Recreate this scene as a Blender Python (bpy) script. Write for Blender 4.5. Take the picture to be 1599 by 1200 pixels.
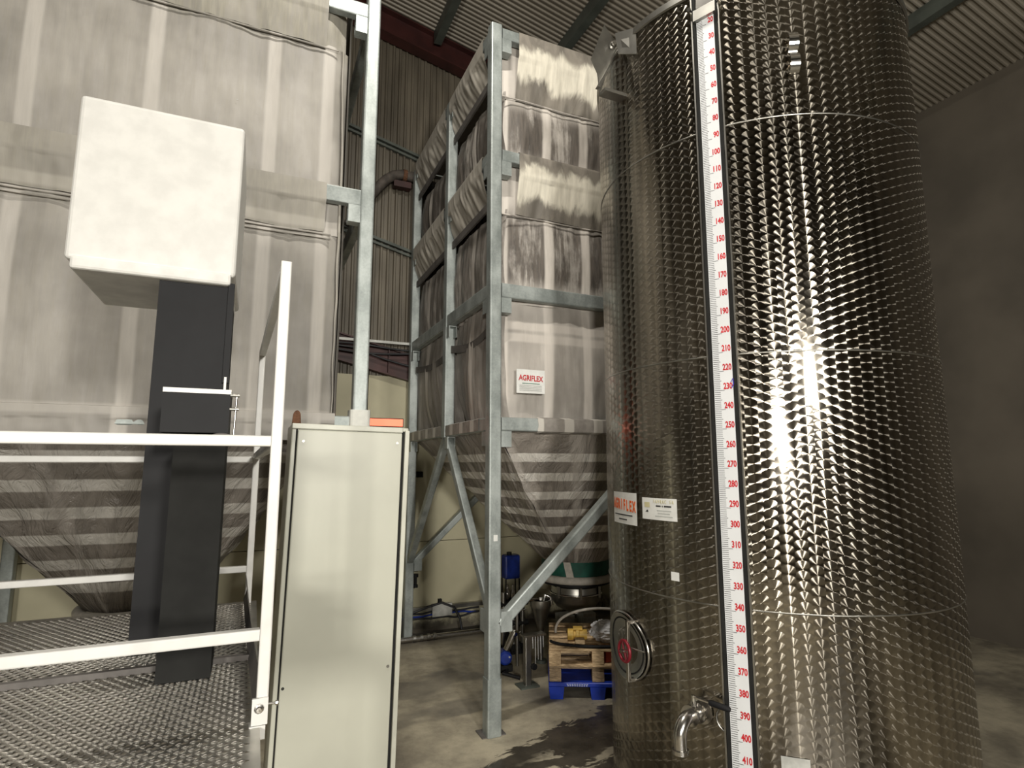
import bpy, bmesh, math, random
from mathutils import Vector, Matrix, noise
random.seed(7)
R = math.radians
for o in list(bpy.data.objects): bpy.data.objects.remove(o)
SC = bpy.context.scene
COL = SC.collection

# ------------------------------------------------------------------ camera
cam = bpy.data.cameras.new('camera'); cam.sensor_fit = 'HORIZONTAL'; cam.sensor_width = 36
cam.lens = 36 * 900 / 1599; cam.clip_start = 0.05; cam.clip_end = 100
co = bpy.data.objects.new('camera', cam); COL.objects.link(co)
co.location = (0, 0, 1.95); co.rotation_euler = (R(90 + 7.9), 0, R(-24))
SC.camera = co
# ------------------------------------------------------------------ world, lights, exposure
w = bpy.data.worlds.new('world'); SC.world = w; w.use_nodes = True
w.node_tree.nodes['Background'].inputs[0].default_value = (.55, .6, .65, 1)
w.node_tree.nodes['Background'].inputs[1].default_value = .3
def area(name, loc, target, sx, sy, power, color=(1, 1, 1)):
    l = bpy.data.lights.new(name, 'AREA'); l.shape = 'RECTANGLE'; l.size = sx; l.size_y = sy
    l.energy = power; l.color = color
    o = bpy.data.objects.new(name, l); COL.objects.link(o); o.location = loc
    o.rotation_euler = (Vector(target) - Vector(loc)).to_track_quat('-Z', 'Y').to_euler()
    return o
WARM = (1, .95, .86)
FLOODS = [(-1.65, -4.25, 2.3), (.95, -4.25, 3.25)]
area('flood_light', FLOODS[0], (1.2, 4.2, 2.4), .75, .55, 430, (1, .955, .87))
area('flood_light', FLOODS[1], (1.8, 4.0, 2.2), .50, .60, 400, (1, .965, .89))
BATTENS = [(.75, 1.9, 7.35, 185)]
for i, (bx_, by_, bz_, bp_) in enumerate(BATTENS):
    area('batten_light', (bx_, by_, bz_), (bx_, by_, 0), .9, .14, bp_, (1, .95, .86))
SC.view_settings.view_transform = 'Standard'; SC.view_settings.look = 'None'
SC.view_settings.gamma = 1; SC.view_settings.exposure = -0.02
SC.view_settings.use_curve_mapping = False
SC.cycles.max_bounces = 6; SC.cycles.sample_clamp_indirect = 6

# ------------------------------------------------------------------ node helpers
class S:
    """a socket with arithmetic"""
    def __init__(s, nt, k): s.nt, s.k = nt, k
    def m(s, op, b=None, c=None):
        n = s.nt.nodes.new('ShaderNodeMath'); n.operation = op
        for i, v in enumerate((s, b, c)):
            if v is None: continue
            if isinstance(v, S): s.nt.links.new(v.k, n.inputs[i])
            else: n.inputs[i].default_value = v
        return S(s.nt, n.outputs[0])
    def __add__(s, b): return s.m('ADD', b)
    def __radd__(s, b): return s.m('ADD', b)
    def __sub__(s, b): return s.m('SUBTRACT', b)
    def __rsub__(s, b): return (s * -1) + b
    def __mul__(s, b): return s.m('MULTIPLY', b)
    def __rmul__(s, b): return s.m('MULTIPLY', b)
    def __truediv__(s, b): return s.m('DIVIDE', b)
    def ss(s, a, b):                                   # smoothstep
        n = s.nt.nodes.new('ShaderNodeMapRange'); n.interpolation_type = 'SMOOTHSTEP'; n.clamp = True
        s.nt.links.new(s.k, n.inputs[0]); n.inputs[1].default_value = a; n.inputs[2].default_value = b
        return S(s.nt, n.outputs[0])
    def band(s, a, b, e=.01): return s.ss(a - e, a + e) * (1 - s.ss(b - e, b + e))
    def clamp(s):
        n = s.nt.nodes.new('ShaderNodeClamp'); s.nt.links.new(s.k, n.inputs[0]); return S(s.nt, n.outputs[0])
class G:
    """material graph"""
    def __init__(g, name, rough=.6, metal=0., color=(.5, .5, .5), spec=None):
        g.mat = bpy.data.materials.new(name); g.mat.use_nodes = True; g.nt = g.mat.node_tree
        g.b = g.nt.nodes['Principled BSDF']
        g.b.inputs['Roughness'].default_value = rough; g.b.inputs['Metallic'].default_value = metal
        g.b.inputs['Base Color'].default_value = (*color, 1)
        if spec is not None: g.b.inputs['Specular IOR Level'].default_value = spec
        g.mat.diffuse_color = (*color, 1)
    def pos(g):
        if not hasattr(g, '_p'):
            n = g.nt.nodes.new('ShaderNodeNewGeometry'); g._pv = n.outputs['Position']
            s = g.nt.nodes.new('ShaderNodeSeparateXYZ'); g.nt.links.new(g._pv, s.inputs[0])
            g._p = [S(g.nt, s.outputs[i]) for i in range(3)]
        return g._p
    def uv(g):
        n = g.nt.nodes.new('ShaderNodeUVMap'); s = g.nt.nodes.new('ShaderNodeSeparateXYZ')
        g.nt.links.new(n.outputs[0], s.inputs[0]); return S(g.nt, s.outputs[0]), S(g.nt, s.outputs[1])
    def vec(g, x, y, z):
        n = g.nt.nodes.new('ShaderNodeCombineXYZ')
        for i, v in enumerate((x, y, z)):
            if isinstance(v, S): g.nt.links.new(v.k, n.inputs[i])
            else: n.inputs[i].default_value = v
        return n.outputs[0]
    def noise(g, scale, detail=3, rough=.55, vec=None, dist=0.):
        n = g.nt.nodes.new('ShaderNodeTexNoise'); n.inputs['Scale'].default_value = scale
        n.inputs['Detail'].default_value = detail; n.inputs['Roughness'].default_value = rough
        n.inputs['Distortion'].default_value = dist
        if vec is None: g.pos(); vec = g._pv
        g.nt.links.new(vec, n.inputs['Vector']); return S(g.nt, n.outputs[0])
    def mix(g, f, a, b):
        n = g.nt.nodes.new('ShaderNodeMix'); n.data_type = 'RGBA'
        if isinstance(f, S): g.nt.links.new(f.k, n.inputs[0])
        else: n.inputs[0].default_value = f
        for i, v in ((6, a), (7, b)):
            if isinstance(v, tuple): n.inputs[i].default_value = (*v, 1)
            else: g.nt.links.new(v, n.inputs[i])
        return n.outputs[2]
    def set(g, **kw):
        for k, v in kw.items():
            s = g.b.inputs[{'color': 'Base Color', 'rough': 'Roughness', 'metal': 'Metallic', 'tangent': 'Tangent', 'aniso': 'Anisotropic'}[k]]
            if isinstance(v, S): g.nt.links.new(v.k, s)
            elif hasattr(v, 'is_output'): g.nt.links.new(v, s)
            elif isinstance(v, tuple): s.default_value = (*v, 1)
            else: s.default_value = v
        return g
    def bump(g, h, strength=.3, dist=.01):
        n = g.nt.nodes.new('ShaderNodeBump'); n.inputs['Strength'].default_value = strength; n.inputs['Distance'].default_value = dist
        g.nt.links.new(h.k, n.inputs['Height']); g.nt.links.new(n.outputs[0], g.b.inputs['Normal']); return g
def plain(name, color, rough=.5, metal=0., var=.12, scale=9., bump=0.):
    g = G(name, rough, metal, color)
    n = g.noise(scale, 4)
    g.set(color=g.mix(n.ss(.3, .7), tuple(c * (1 - var) for c in color), tuple(min(1, c * (1 + var)) for c in color)))
    if bump: g.bump(n, bump, .004)
    return g.mat

# ------------------------------------------------------------------ materials
M = {}
def galv(name, tone=1.):
    g = G(name, .5, .35, (.42, .45, .43)); x, y, z = g.pos()
    a = g.noise(5, 3); b = g.noise(60, 2); c = g.noise(1.6, 2, vec=g.vec(x * 6, y * 6, z * 2))
    k = (a * .5 + b * .2 + c * .45).ss(.38, .78)
    col = g.mix(k, (.22 * tone, .245 * tone, .235 * tone), (.43 * tone, .465 * tone, .45 * tone))
    g.set(color=col, rough=a * .25 + .36); return g.mat
M['galv'] = galv('galvanised_steel'); M['galv_bright'] = galv('bright_galvanised_steel', 1.12)
M['stainless'] = plain('stainless_steel', (.55, .53, .5), .22, 1., .1, 14)
M['stainless_dull'] = plain('dull_stainless_steel', (.36, .35, .32), .38, 1., .2, 6)
M['chrome'] = plain('polished_chrome', (.75, .74, .71), .12, 1., .05)
M['white_paint'] = plain('white_painted_steel', (.62, .61, .58), .4, 0., .06, 12, .05)
M['cabinet'] = plain('beige_grey_enamel', (.485, .485, .41), .42, 0., .05, 2.2)
M['cabinet_edge'] = plain('pale_enamel_edge', (.53, .53, .455), .42, 0., .08, 7)
M['gap'] = plain('dark_rubber_and_gap_shade', (.02, .02, .019), .95); M['gap'].node_tree.nodes['Principled BSDF'].inputs['Specular IOR Level'].default_value = .1
M['black'] = plain('black_plastic', (.010, .010, .011), .6); M['black'].node_tree.nodes['Principled BSDF'].inputs['Specular IOR Level'].default_value = .2
M['rust'] = plain('rusty_iron', (.10, .045, .022), .9, 0., .4, 40, .4)
M['red_steel'] = plain('oxide_red_painted_steel', (.042, .010, .008), .5, 0., .35, 3)
M['green_steel'] = plain('dark_green_grey_steel', (.07, .08, .068), .5, 0., .2, 5)
M['cable'] = plain('black_cable_sheath', (.015, .015, .017), .5)
M['tray'] = plain('pale_cable_tray', (.45, .45, .42), .45, .3)
M['brown_hose'] = plain('dusty_brown_hose', (.075, .062, .052), .75, 0., .35, 12, .3)
M['blue'] = plain('blue_plastic', (.012, .045, .42), .4, 0., .25, 8)
M['blue_paint'] = plain('blue_enamel', (.01, .03, .22), .35, 0., .3, 12)
M['print_pale'] = plain('pale_print', (.55, .6, .75), .6)
M['yellow'] = plain('yellow_plastic', (.62, .40, .08), .5, 0., .2, 20)
M['cloth'] = plain('white_paper_cloth', (.72, .72, .74), .9, 0., .08, 20)
M['red_cloth'] = plain('red_plastic', (.45, .06, .04), .6)
M['paper'] = plain('white_sticker', (.72, .72, .69), .5, 0., .05, 18)
M['ink_black'] = plain('black_print', (.03, .03, .03), .6)
M['ink_grey'] = plain('grey_print', (.38, .39, .37), .6)
M['ink_red'] = plain('red_print', (.52, .012, .02), .55)
M['shaded_red'] = plain('red_plastic_with_shade', (.16, .008, .016), .35)  # red handwheel plastic, darkened in colour for the shade it sits in
M['ink_orange'] = plain('orange_print', (.72, .12, .01), .55)
M['ink_green'] = plain('green_print', (.02, .15, .09), .55)
M['ink_gold'] = plain('gold_print', (.55, .5, .3), .55)
M['ink_blue'] = plain('blue_ink', (.08, .06, .55), .55)
M['ruler'] = plain('white_gauge_enamel', (.68, .69, .70), .35, 0., .04, 3)
M['collar'] = plain('offwhite_plastic', (.62, .62, .57), .5)
M['card'] = plain('grey_white_card', (.42, .42, .39), .8, 0., .2, 14)
M['card_grey'] = plain('printed_grey_card', (.25, .25, .24), .8, 0., .5, 60)
M['ring'] = plain('cream_canvas_piping', (.46, .43, .38), .8, 0., .15, 18)
M['green_cloth'] = plain('dark_green_canvas', (.004, .075, .05), .7, 0., .3, 10)
M['toe'] = plain('brown_grey_board', (.11, .10, .092), .7, 0., .25, 8)
M['rim_paint'] = plain('grey_white_painted_steel', (.62, .61, .58), .45, 0., .1, 10)  # same base tone as the white paint, slightly rougher

g = G('pale_pine_wood', .75, 0., (.5, .36, .2)); x, y, z = g.pos()
n = g.noise(7, 5, vec=g.vec(x * 2, y * 2, z * 9), dist=1.)
g.set(color=g.mix(n.ss(.3, .75), (.40, .27, .15), (.80, .60, .36))).bump(n, .25, .004); M['wood'] = g.mat
g = G('weathered_wood', .8, 0., (.3, .22, .14)); x, y, z = g.pos()
n = g.noise(8, 5, vec=g.vec(x * 2, y * 2, z * 9), dist=1.)
g.set(color=g.mix(n.ss(.3, .75), (.22, .16, .10), (.52, .38, .24))).bump(n, .25, .004); M['wood_dark'] = g.mat

def emis(name, color, e):
    g = G(name, .5, 0., color); g.b.inputs['Emission Color'].default_value = (*color, 1); g.b.inputs['Emission Strength'].default_value = e
    return g.mat
M['red_glow'] = emis('glowing_orange_red', (1, .17, .09), 1.5)
M['lamp'] = emis('lit_lamp_diffuser', (1, .95, .86), 3.)
M['pane'] = emis('bright_window_pane', (1, .97, .92), 3.)

# concrete floor: stains with shapes of their own, one wet dark patch
g = G('stained_concrete', .7, 0., (.3, .27, .2)); x, y, z = g.pos()
n1 = g.noise(.9, 5); n2 = g.noise(3.5, 6, .65); n3 = g.noise(26, 3)
base = g.mix((n1 * .55 + n2 * .45).ss(.34, .66), (.19, .168, .128), (.56, .50, .37))
base = g.mix((n3.ss(.55, .8)) * .25, base, (.09, .08, .06))
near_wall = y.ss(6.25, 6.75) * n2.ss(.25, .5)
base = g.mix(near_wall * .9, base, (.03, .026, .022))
edge = g.noise(2.3, 5, .65, vec=g.vec(x * 1.1, y * 2.4, 0.), dist=.6)
fine = g.noise(9, 3)
# the wet band runs diagonally from below the silo foot towards the tank
line = (y - (3.24 + x * .37)) + (edge - .5) * .55
wet = (1 - line.ss(.0, .03)) * (1 - x.ss(3.0, 3.4)) * x.ss(.9, 1.3)
hole = ((edge * .55 + g.noise(1.7, 4, vec=g.vec(x * .8, y * 2.6, 3.)) * .45)).ss(.53, .56) * (1 - line.ss(-.22, -.1))
wet = (wet * (1 - hole * .9)).clamp()
grey = g.noise(1.1, 3, vec=g.vec(x * .7, y * 1.5, 7.)).ss(.55, .62) * .5
base = g.mix(grey, base, (.10, .093, .083))
col = g.mix(wet * .93, base, g.mix(n2.ss(.35, .65), (.012, .010, .008), (.05, .042, .033)))
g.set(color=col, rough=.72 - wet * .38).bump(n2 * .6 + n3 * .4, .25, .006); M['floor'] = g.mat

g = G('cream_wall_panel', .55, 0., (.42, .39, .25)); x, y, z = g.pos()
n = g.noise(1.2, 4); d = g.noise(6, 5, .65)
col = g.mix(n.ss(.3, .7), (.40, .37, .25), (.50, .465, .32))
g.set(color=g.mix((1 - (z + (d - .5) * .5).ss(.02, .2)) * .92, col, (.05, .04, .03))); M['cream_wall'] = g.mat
g = G('brown_grey_cladding', .5, .1, (.2, .17, .12)); x, y, z = g.pos()
n = g.noise(1.5, 4, vec=g.vec(x * 5, y, z * .6)); n2 = g.noise(.5, 3)
g.set(color=g.mix((n * .6 + n2 * .4).ss(.35, .65), (.09, .076, .055), (.165, .142, .105))); M['cladding'] = g.mat
g = G('grey_beige_roof_sheet', .5, .1, (.2, .18, .15)); n = g.noise(.6, 4)
g.set(color=g.mix(n.ss(.35, .65), (.22, .195, .155), (.30, .27, .22))); M['roof'] = g.mat
M['dim_wall'] = plain('dull_brown_cladding', (.10, .085, .065), .7, 0., .2, 1.)

# stainless tank: circular engine-turned polish
TCX, TCY, TR = 3.004, 2.785, .984
g = G('engine_turned_stainless', .33, 1., (.42, .395, .35)); x, y, z = g.pos()
th = (y - TCY).m('ARCTAN2', x - TCX)
A_, B_, RR = .062, .047, .041
s = th * TR; ci = (s / A_).m('FLOOR'); lx = s - (ci + .5) * A_
par = (ci * .5).m('FRACT')
zz = z + par * B_
ch = (RR * RR - lx * lx).m('MAXIMUM', 0.).m('SQRT')
k = ((zz - ch) / B_).m('CEIL'); ly = zz - k * B_
sn, cs = th.m('SINE'), th.m('COSINE')
tang = g.vec(lx * sn * -1, lx * cs, ly)
nn = g.nt.nodes.new('ShaderNodeVectorMath'); nn.operation = 'NORMALIZE'; g.nt.links.new(tang, nn.inputs[0])
n1 = g.noise(1.3, 4, vec=g.vec(x * 2.2, y * 2.2, z * .5)); n2 = g.noise(5, 4, vec=g.vec(x * 3, y * 3, z * .25))
col = g.mix((n1 * .5 + n2 * .5).ss(.35, .65), (.20, .18, .15), (.34, .31, .26))
g.set(color=col, rough=n1 * .06 + .19, aniso=1.0, tangent=nn.outputs[0]); M['tank'] = g.mat

# silo canvas
def strip(h, cs, wd, e=.012):
    r = None
    for c in cs:
        b = h.band(c - wd / 2, c + wd / 2, e); r = b if r is None else r.m('MAXIMUM', b)
    return r
def bag_panel(name, axis, dirt, strips, bands, tone=1., seed=0., light=(.40, .37, .335), dark=(.045, .038, .032)):
    g = G(name, .62, 0., light); p = g.pos(); h, z = p[axis], p[2]
    n = g.noise(1.7, 4); st = g.noise(1., 6, .62, vec=g.vec(h * 9, seed, z * 1.1), dist=.5); fi = g.noise(1., 4, .6, vec=g.vec(h * 45, seed, z * 5))
    bl = g.noise(2.6, 5, .65, vec=g.vec(h * 1.5, seed + 3., z))
    t = lambda c, f=1.: tuple(v * tone * f for v in c)
    col = g.mix(n.ss(.3, .7), t(light, .72), t(light, 1.08))
    if dirt:
        wz = None
        for a, b, v in dirt:
            k = z.band(a, b, .10) * v; wz = k if wz is None else wz.m('MAXIMUM', k)
        f = ((st * .55 + bl * .35 + fi * .18).ss(.43, .57) * .97) * wz
        col = g.mix(f.clamp(), col, g.mix(fi.ss(.3, .7), t(dark), t(dark, 2.4)))
    if strips:
        col = g.mix((strip(h, strips, .085) * (.45 + fi * .55)).clamp(), col, t(light, 1.35))
    if bands:
        col = g.mix((strip(z, bands, .07) * .5).clamp(), col, t(light, 1.35))
    col = g.mix((fi.ss(.55, .8) * .18), col, t(dark, 2))
    g.set(color=col).bump(st * .6 + fi * .4, .18, .012); return g.mat
DIRT = [(3.42, 4.02, 1.), (4.56, 5.04, .95), (2.3, 3.2, .22)]
M['bag_front'] = bag_panel('stained_grey_canvas_front', 0, DIRT, (1.80, 2.21, 2.58, 3.3, 3.9), (3.08, 2.98), 1.22)
M['bag_side'] = bag_panel('stained_grey_canvas_side', 1, [(3.42, 4.1, .75), (4.56, 5.1, .95), (2.3, 3.2, .45)], (4.75, 5.6, 6.2), (), 1.1, 5.)
M['left_bag'] = bag_panel('pale_grey_canvas', 0, [(5.0, 5.3, .45), (2.2, 5.0, .20)], (-.02, -.75, -1.4, .36), (3.62, 2.28), .84, 9., (.43, .405, .37), (.12, .11, .08))
def sleeve_mat(name, axis, tops, cream, mid, tone=1.):
    g = G(name, .65, 0., cream); p = g.pos(); h, z = p[axis], p[2]
    st = g.noise(1., 5, .62, vec=g.vec(h * 6, 2., z * 2.2), dist=.6); fi = g.noise(1., 4, .6, vec=g.vec(h * 30, 4., z * 4))
    wz = None
    for t in tops:     # clean cream zone between a grimy fold and a grimy hem
        zz = z - t + (st - .5) * .42
        k = zz.band(-.40, -.12, .05); wz = k if wz is None else wz.m('MAXIMUM', k)
    m = lambda c, f=1.: tuple(v * tone * f for v in c)
    col = g.mix(wz.clamp(), g.mix(st.ss(.35, .65), m(mid, .6), m(mid, 1.1)), g.mix(fi.ss(.3, .7), m(cream, .85), m(cream, 1.08)))
    g.set(color=col).bump(fi, .2, .01); return g.mat
M['sleeve_front'] = sleeve_mat('cream_and_grimy_canvas', 0, (5.65, 4.55), (.66, .62, .52), (.22, .197, .165))
M['sleeve_side'] = bag_panel('grey_beige_sleeve_canvas', 1, [(4., 5.7, .2)], (), (), 1.6, 2., (.36, .335, .29))
M['sleeve_left'] = bag_panel('dusty_beige_canvas', 0, [(5., 5.6, .4), (3.5, 4., .2)], (), (3.66,), .85, 6., (.40, .375, .33), (.16, .15, .11))
# horizontally banded hopper cloth: u runs round, v runs down
def hopper_mat(name, tone):
    g = G(name, .4, 0., (.35, .32, .3)); u, v = g.uv(); fi = g.noise(14, 4, .6); n = g.noise(2.2, 4)
    fr = (v * 7.6 - .15 + (fi - .5) * .06).m('FRACT')
    b = fr.band(.08, .5, .03) * v.ss(.11, .13) * (1 - v.ss(.93, .95))
    c = strip(u, (.27, .62, 1.27, 2.5, 3.5), .05).m('MAXIMUM', strip(u, (.0, 1., 2., 3., 4.), .06))
    t = lambda c, f=1.: tuple(q * tone * f for q in c)
    col = g.mix(n.ss(.3, .7), t((.13, .115, .10)), t((.23, .205, .18)))
    col = g.mix((b * .92).clamp(), col, t((.52, .495, .455)))
    col = g.mix((c * .55).clamp(), col, t((.36, .33, .30)))
    cr = g.noise(1., 5, .6, vec=g.vec(u * 16 + v * 3, v * 5, 2.), dist=1.2)
    g.set(color=col).bump(cr, 1., .05); return g.mat
M['hopper'] = hopper_mat('banded_silver_grey_canvas', 1.55); M['hopper_left'] = hopper_mat('banded_grey_canvas', .75)
M['striped_sleeve'] = None
g = G('striped_sleeve_canvas', .55, 0., (.4, .37, .34)); x, y, z = g.pos()
fr = ((x + y) * 3.6).m('FRACT'); fi = g.noise(12, 3)
col = g.mix(fr.band(.1, .42, .02), g.mix(fi.ss(.3, .7), (.22, .2, .18), (.32, .295, .265)), (.55, .52, .47))
g.set(color=col); M['striped_sleeve'] = g.mat

# ------------------------------------------------------------------ mesh helpers
class MB:
    def __init__(s): s.v, s.f, s.uv, s.sm = [], [], None, False
    def add(s, vs, fs):
        o = len(s.v); s.v += [tuple(v) for v in vs]; s.f += [tuple(i + o for i in f) for f in fs]; return s
    def box(s, a, b):
        (x0, y0, z0), (x1, y1, z1) = a, b
        return s.add([(x0, y0, z0), (x1, y0, z0), (x1, y1, z0), (x0, y1, z0), (x0, y0, z1), (x1, y0, z1), (x1, y1, z1), (x0, y1, z1)],
                     [(0, 3, 2, 1), (4, 5, 6, 7), (0, 1, 5, 4), (1, 2, 6, 5), (2, 3, 7, 6), (3, 0, 4, 7)])
    def prism(s, poly, d):                     # closed outline (3D points) pushed along d
        n = len(poly); d = Vector(d); p = [Vector(q) for q in poly]
        return s.add(p + [q + d for q in p], [tuple(range(n - 1, -1, -1)), tuple(range(n, 2 * n))] + [(i, (i + 1) % n, n + (i + 1) % n, n + i) for i in range(n)])
    def bar(s, p0, p1, w, h, up=(0, 0, 1), c=None):   # rolled hollow section: rounded corners
        p0, p1 = Vector(p0), Vector(p1); d = (p1 - p0).normalized(); u = Vector(up)
        a = d.cross(u).normalized(); b = a.cross(d).normalized(); c = min(w, h) * .14 if c is None else c
        k = c * .3; hw, hh = w / 2, h / 2
        pts = []
        for sx, sy in ((1, 1), (-1, 1), (-1, -1), (1, -1)):
            q = [(hw, hh - c), (hw - k, hh - k), (hw - c, hh)]
            if sx * sy < 0: q = q[::-1]
            pts += [(sx * i, sy * j) for i, j in q]
        return s.prism([p0 + a * i + b * j for i, j in pts], p1 - p0)
    def tube(s, path, r, n=12, cap=True, closed=False):
        P = [Vector(p) for p in path]; L = len(P); rr = r if hasattr(r, '__len__') else [r] * L
        rings = []; nrm = None
        for i, p in enumerate(P):
            if closed: t = (P[(i + 1) % L] - P[i - 1]).normalized()
            else: t = (P[min(i + 1, L - 1)] - P[max(i - 1, 0)]).normalized()
            if nrm is None: nrm = t.orthogonal().normalized()
            nrm = (nrm - t * nrm.dot(t)).normalized(); b = t.cross(nrm)
            rings.append([p + (nrm * math.cos(2 * math.pi * j / n) + b * math.sin(2 * math.pi * j / n)) * rr[i] for j in range(n)])
        o = len(s.v); s.v += [tuple(v) for q in rings for v in q]
        for i in range(L if closed else L - 1):
            i2 = (i + 1) % L
            for j in range(n): s.f.append((o + i * n + j, o + i * n + (j + 1) % n, o + i2 * n + (j + 1) % n, o + i2 * n + j))
        if cap and not closed:
            s.f.append(tuple(o + j for j in range(n - 1, -1, -1))); s.f.append(tuple(o + (L - 1) * n + j for j in range(n)))
        return s
    def lathe(s, prof, origin=(0, 0, 0), axis=(0, 0, 1), n=24):   # prof: (radius, height) along axis
        ax = Vector(axis).normalized(); a = ax.orthogonal().normalized(); b = ax.cross(a); o = Vector(origin)
        base = len(s.v)
        for r, h in prof:
            for j in range(n):
                t = 2 * math.pi * j / n; s.v.append(tuple(o + ax * h + (a * math.cos(t) + b * math.sin(t)) * r))
        for i in range(len(prof) - 1):
            for j in range(n): s.f.append((base + i * n + j, base + i * n + (j + 1) % n, base + (i + 1) * n + (j + 1) % n, base + (i + 1) * n + j))
        return s
    def grid(s, fn, nu, nv, uvfn=None):
        o = len(s.v); s.uv = s.uv or []
        for j in range(nv + 1):
            for i in range(nu + 1): s.v.append(tuple(fn(i / nu, j / nv)))
        for j in range(nv):
            for i in range(nu):
                a = o + j * (nu + 1) + i; s.f.append((a, a + 1, a + nu + 2, a + nu + 1))
        return s
    def build(s, name, mat, parent=None, smooth=None, uv=None):
        me = bpy.data.meshes.new(name); me.from_pydata(s.v, [], s.f)
        bm = bmesh.new(); bm.from_mesh(me); bmesh.ops.recalc_face_normals(bm, faces=bm.faces); bm.to_mesh(me); bm.free()
        me.materials.append(M[mat] if isinstance(mat, str) else mat)
        if smooth is not None:
            for p in me.polygons: p.use_smooth = True
            me.set_sharp_from_angle(angle=R(smooth))
        if uv:
            l = me.uv_layers.new(name='UVMap')
            for lp in me.loops: l.data[lp.index].uv = uv[lp.vertex_index]
        o = bpy.data.objects.new(name, me); COL.objects.link(o)
        if parent is not None: attach(o, parent)
        return o
WORLD = {}
def wm(o):
    m = Matrix.Translation(o.location) @ o.rotation_euler.to_matrix().to_4x4()
    return wm(o.parent) @ o.matrix_parent_inverse @ m if o.parent else m
def attach(o, parent):
    """verts are given in world space: keep them there"""
    o.parent = parent; o.matrix_parent_inverse = wm(parent).inverted()
def local(o, parent):
    o.parent = parent
def tag(o, label, cat, group=None):
    o['label'] = label; o['category'] = cat
    if group: o['group'] = group
    return o
def thing(name, label, cat, loc=(0, 0, 0), rot=(0, 0, 0), group=None):
    o = bpy.data.objects.new(name, None); COL.objects.link(o); o.location = loc; o.rotation_euler = rot
    o.empty_display_size = .1
    return tag(o, label, cat, group)
def struct(o): o['kind'] = 'structure'; return o
FONT = {}
def text(body, size, mat, name, parent, origin, right, up, align='CENTER', extrude=.0006, squeeze=1., bold=0.):
    cu = bpy.data.curves.new(name, 'FONT'); cu.body = body; cu.size = size; cu.extrude = extrude; cu.offset = bold
    cu.align_x = align; cu.align_y = 'CENTER'; cu.resolution_u = 3
    tmp = bpy.data.objects.new('tmp', cu); COL.objects.link(tmp)
    dg = bpy.context.evaluated_depsgraph_get(); me = bpy.data.meshes.new_from_object(tmp.evaluated_get(dg))
    bpy.data.objects.remove(tmp); bpy.data.curves.remove(cu)
    r = Vector(right).normalized(); u = Vector(up).normalized(); n = r.cross(u)
    me.transform(Matrix((( *(r * squeeze), 0), (*u, 0), (*n, 0), (0, 0, 0, 1))).transposed() if False else
                 Matrix([[r.x * squeeze, u.x, n.x, origin[0]], [r.y * squeeze, u.y, n.y, origin[1]], [r.z * squeeze, u.z, n.z, origin[2]], [0, 0, 0, 1]]))
    me.materials.clear(); me.materials.append(M[mat]); me.name = name
    o = bpy.data.objects.new(name, me); COL.objects.link(o); attach(o, parent); return o
def nz(x, y, z=0.): return noise.noise(Vector((x, y, z)))

# ================================================================== SETTING
X0, X1, Y0, Y1 = -5.2, 7.6, -4.6, 6.95
RS = .21                                                     # the roof falls towards +X
roofz = lambda x: 7.80 - RS * (x - 1.184)
struct(MB().box((X0, Y0, -.12), (X1, Y1, 0)).build('floor', 'floor'))
# back wall: ribbed cladding above, cream panels below
m = MB(); pts = []; p = .085; x = X0
while x < X1:
    for dx, dy in ((0, 0), (.03, 0), (.04, -.022), (.062, -.022), (.072, 0)): pts.append((x + dx, Y1 + dy))
    x += p
vs = []; fs = []
for i, (a, b) in enumerate(pts): vs += [(a, b, 2.7), (a, b, roofz(a) - .03)]
for i in range(len(pts) - 1): fs.append((2 * i, 2 * i + 2, 2 * i + 3, 2 * i + 1))
n0 = len(vs); vs += [(X0, Y1 + .1, 0), (X1, Y1 + .1, 0), (X1, Y1 + .1, roofz(X1)), (X0, Y1 + .1, roofz(X0))]; fs.append((n0, n0 + 1, n0 + 2, n0 + 3))
wall_back = struct(m.add(vs, fs).build('wall_back', 'cladding'))
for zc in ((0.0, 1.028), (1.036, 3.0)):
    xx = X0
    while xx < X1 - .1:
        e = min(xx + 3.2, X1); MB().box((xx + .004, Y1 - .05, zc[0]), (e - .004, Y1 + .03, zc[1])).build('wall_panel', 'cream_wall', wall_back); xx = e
# roof sheets
m = MB(); pts = []; y = Y0; p = .068
while y < Y1:
    for dy, dz in ((0, 0), (.026, 0), (.034, -.018), (.05, -.018), (.058, 0)): pts.append((y + dy, dz))
    y += p
vs = []; fs = []
for (a, d) in pts: vs += [(X0, a, roofz(X0) + d), (X1, a, roofz(X1) + d)]
for i in range(len(pts) - 1): fs.append((2 * i, 2 * i + 1, 2 * i + 3, 2 * i + 2))
struct(m.add(vs, fs).build('ceiling', 'roof'))
struct(MB().box((X0 - .1, Y0, 0), (X0, Y1, roofz(X0))).build('wall_left', 'dim_wall'))
struct(MB().box((X1, Y0, 0), (X1 + .1, Y1, roofz(X1))).build('wall_right', 'dim_wall'))
struct(MB().box((X0, Y0 - .1, 0), (X1, Y0, roofz(X0))).build('wall_rear', 'dim_wall'))
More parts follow.
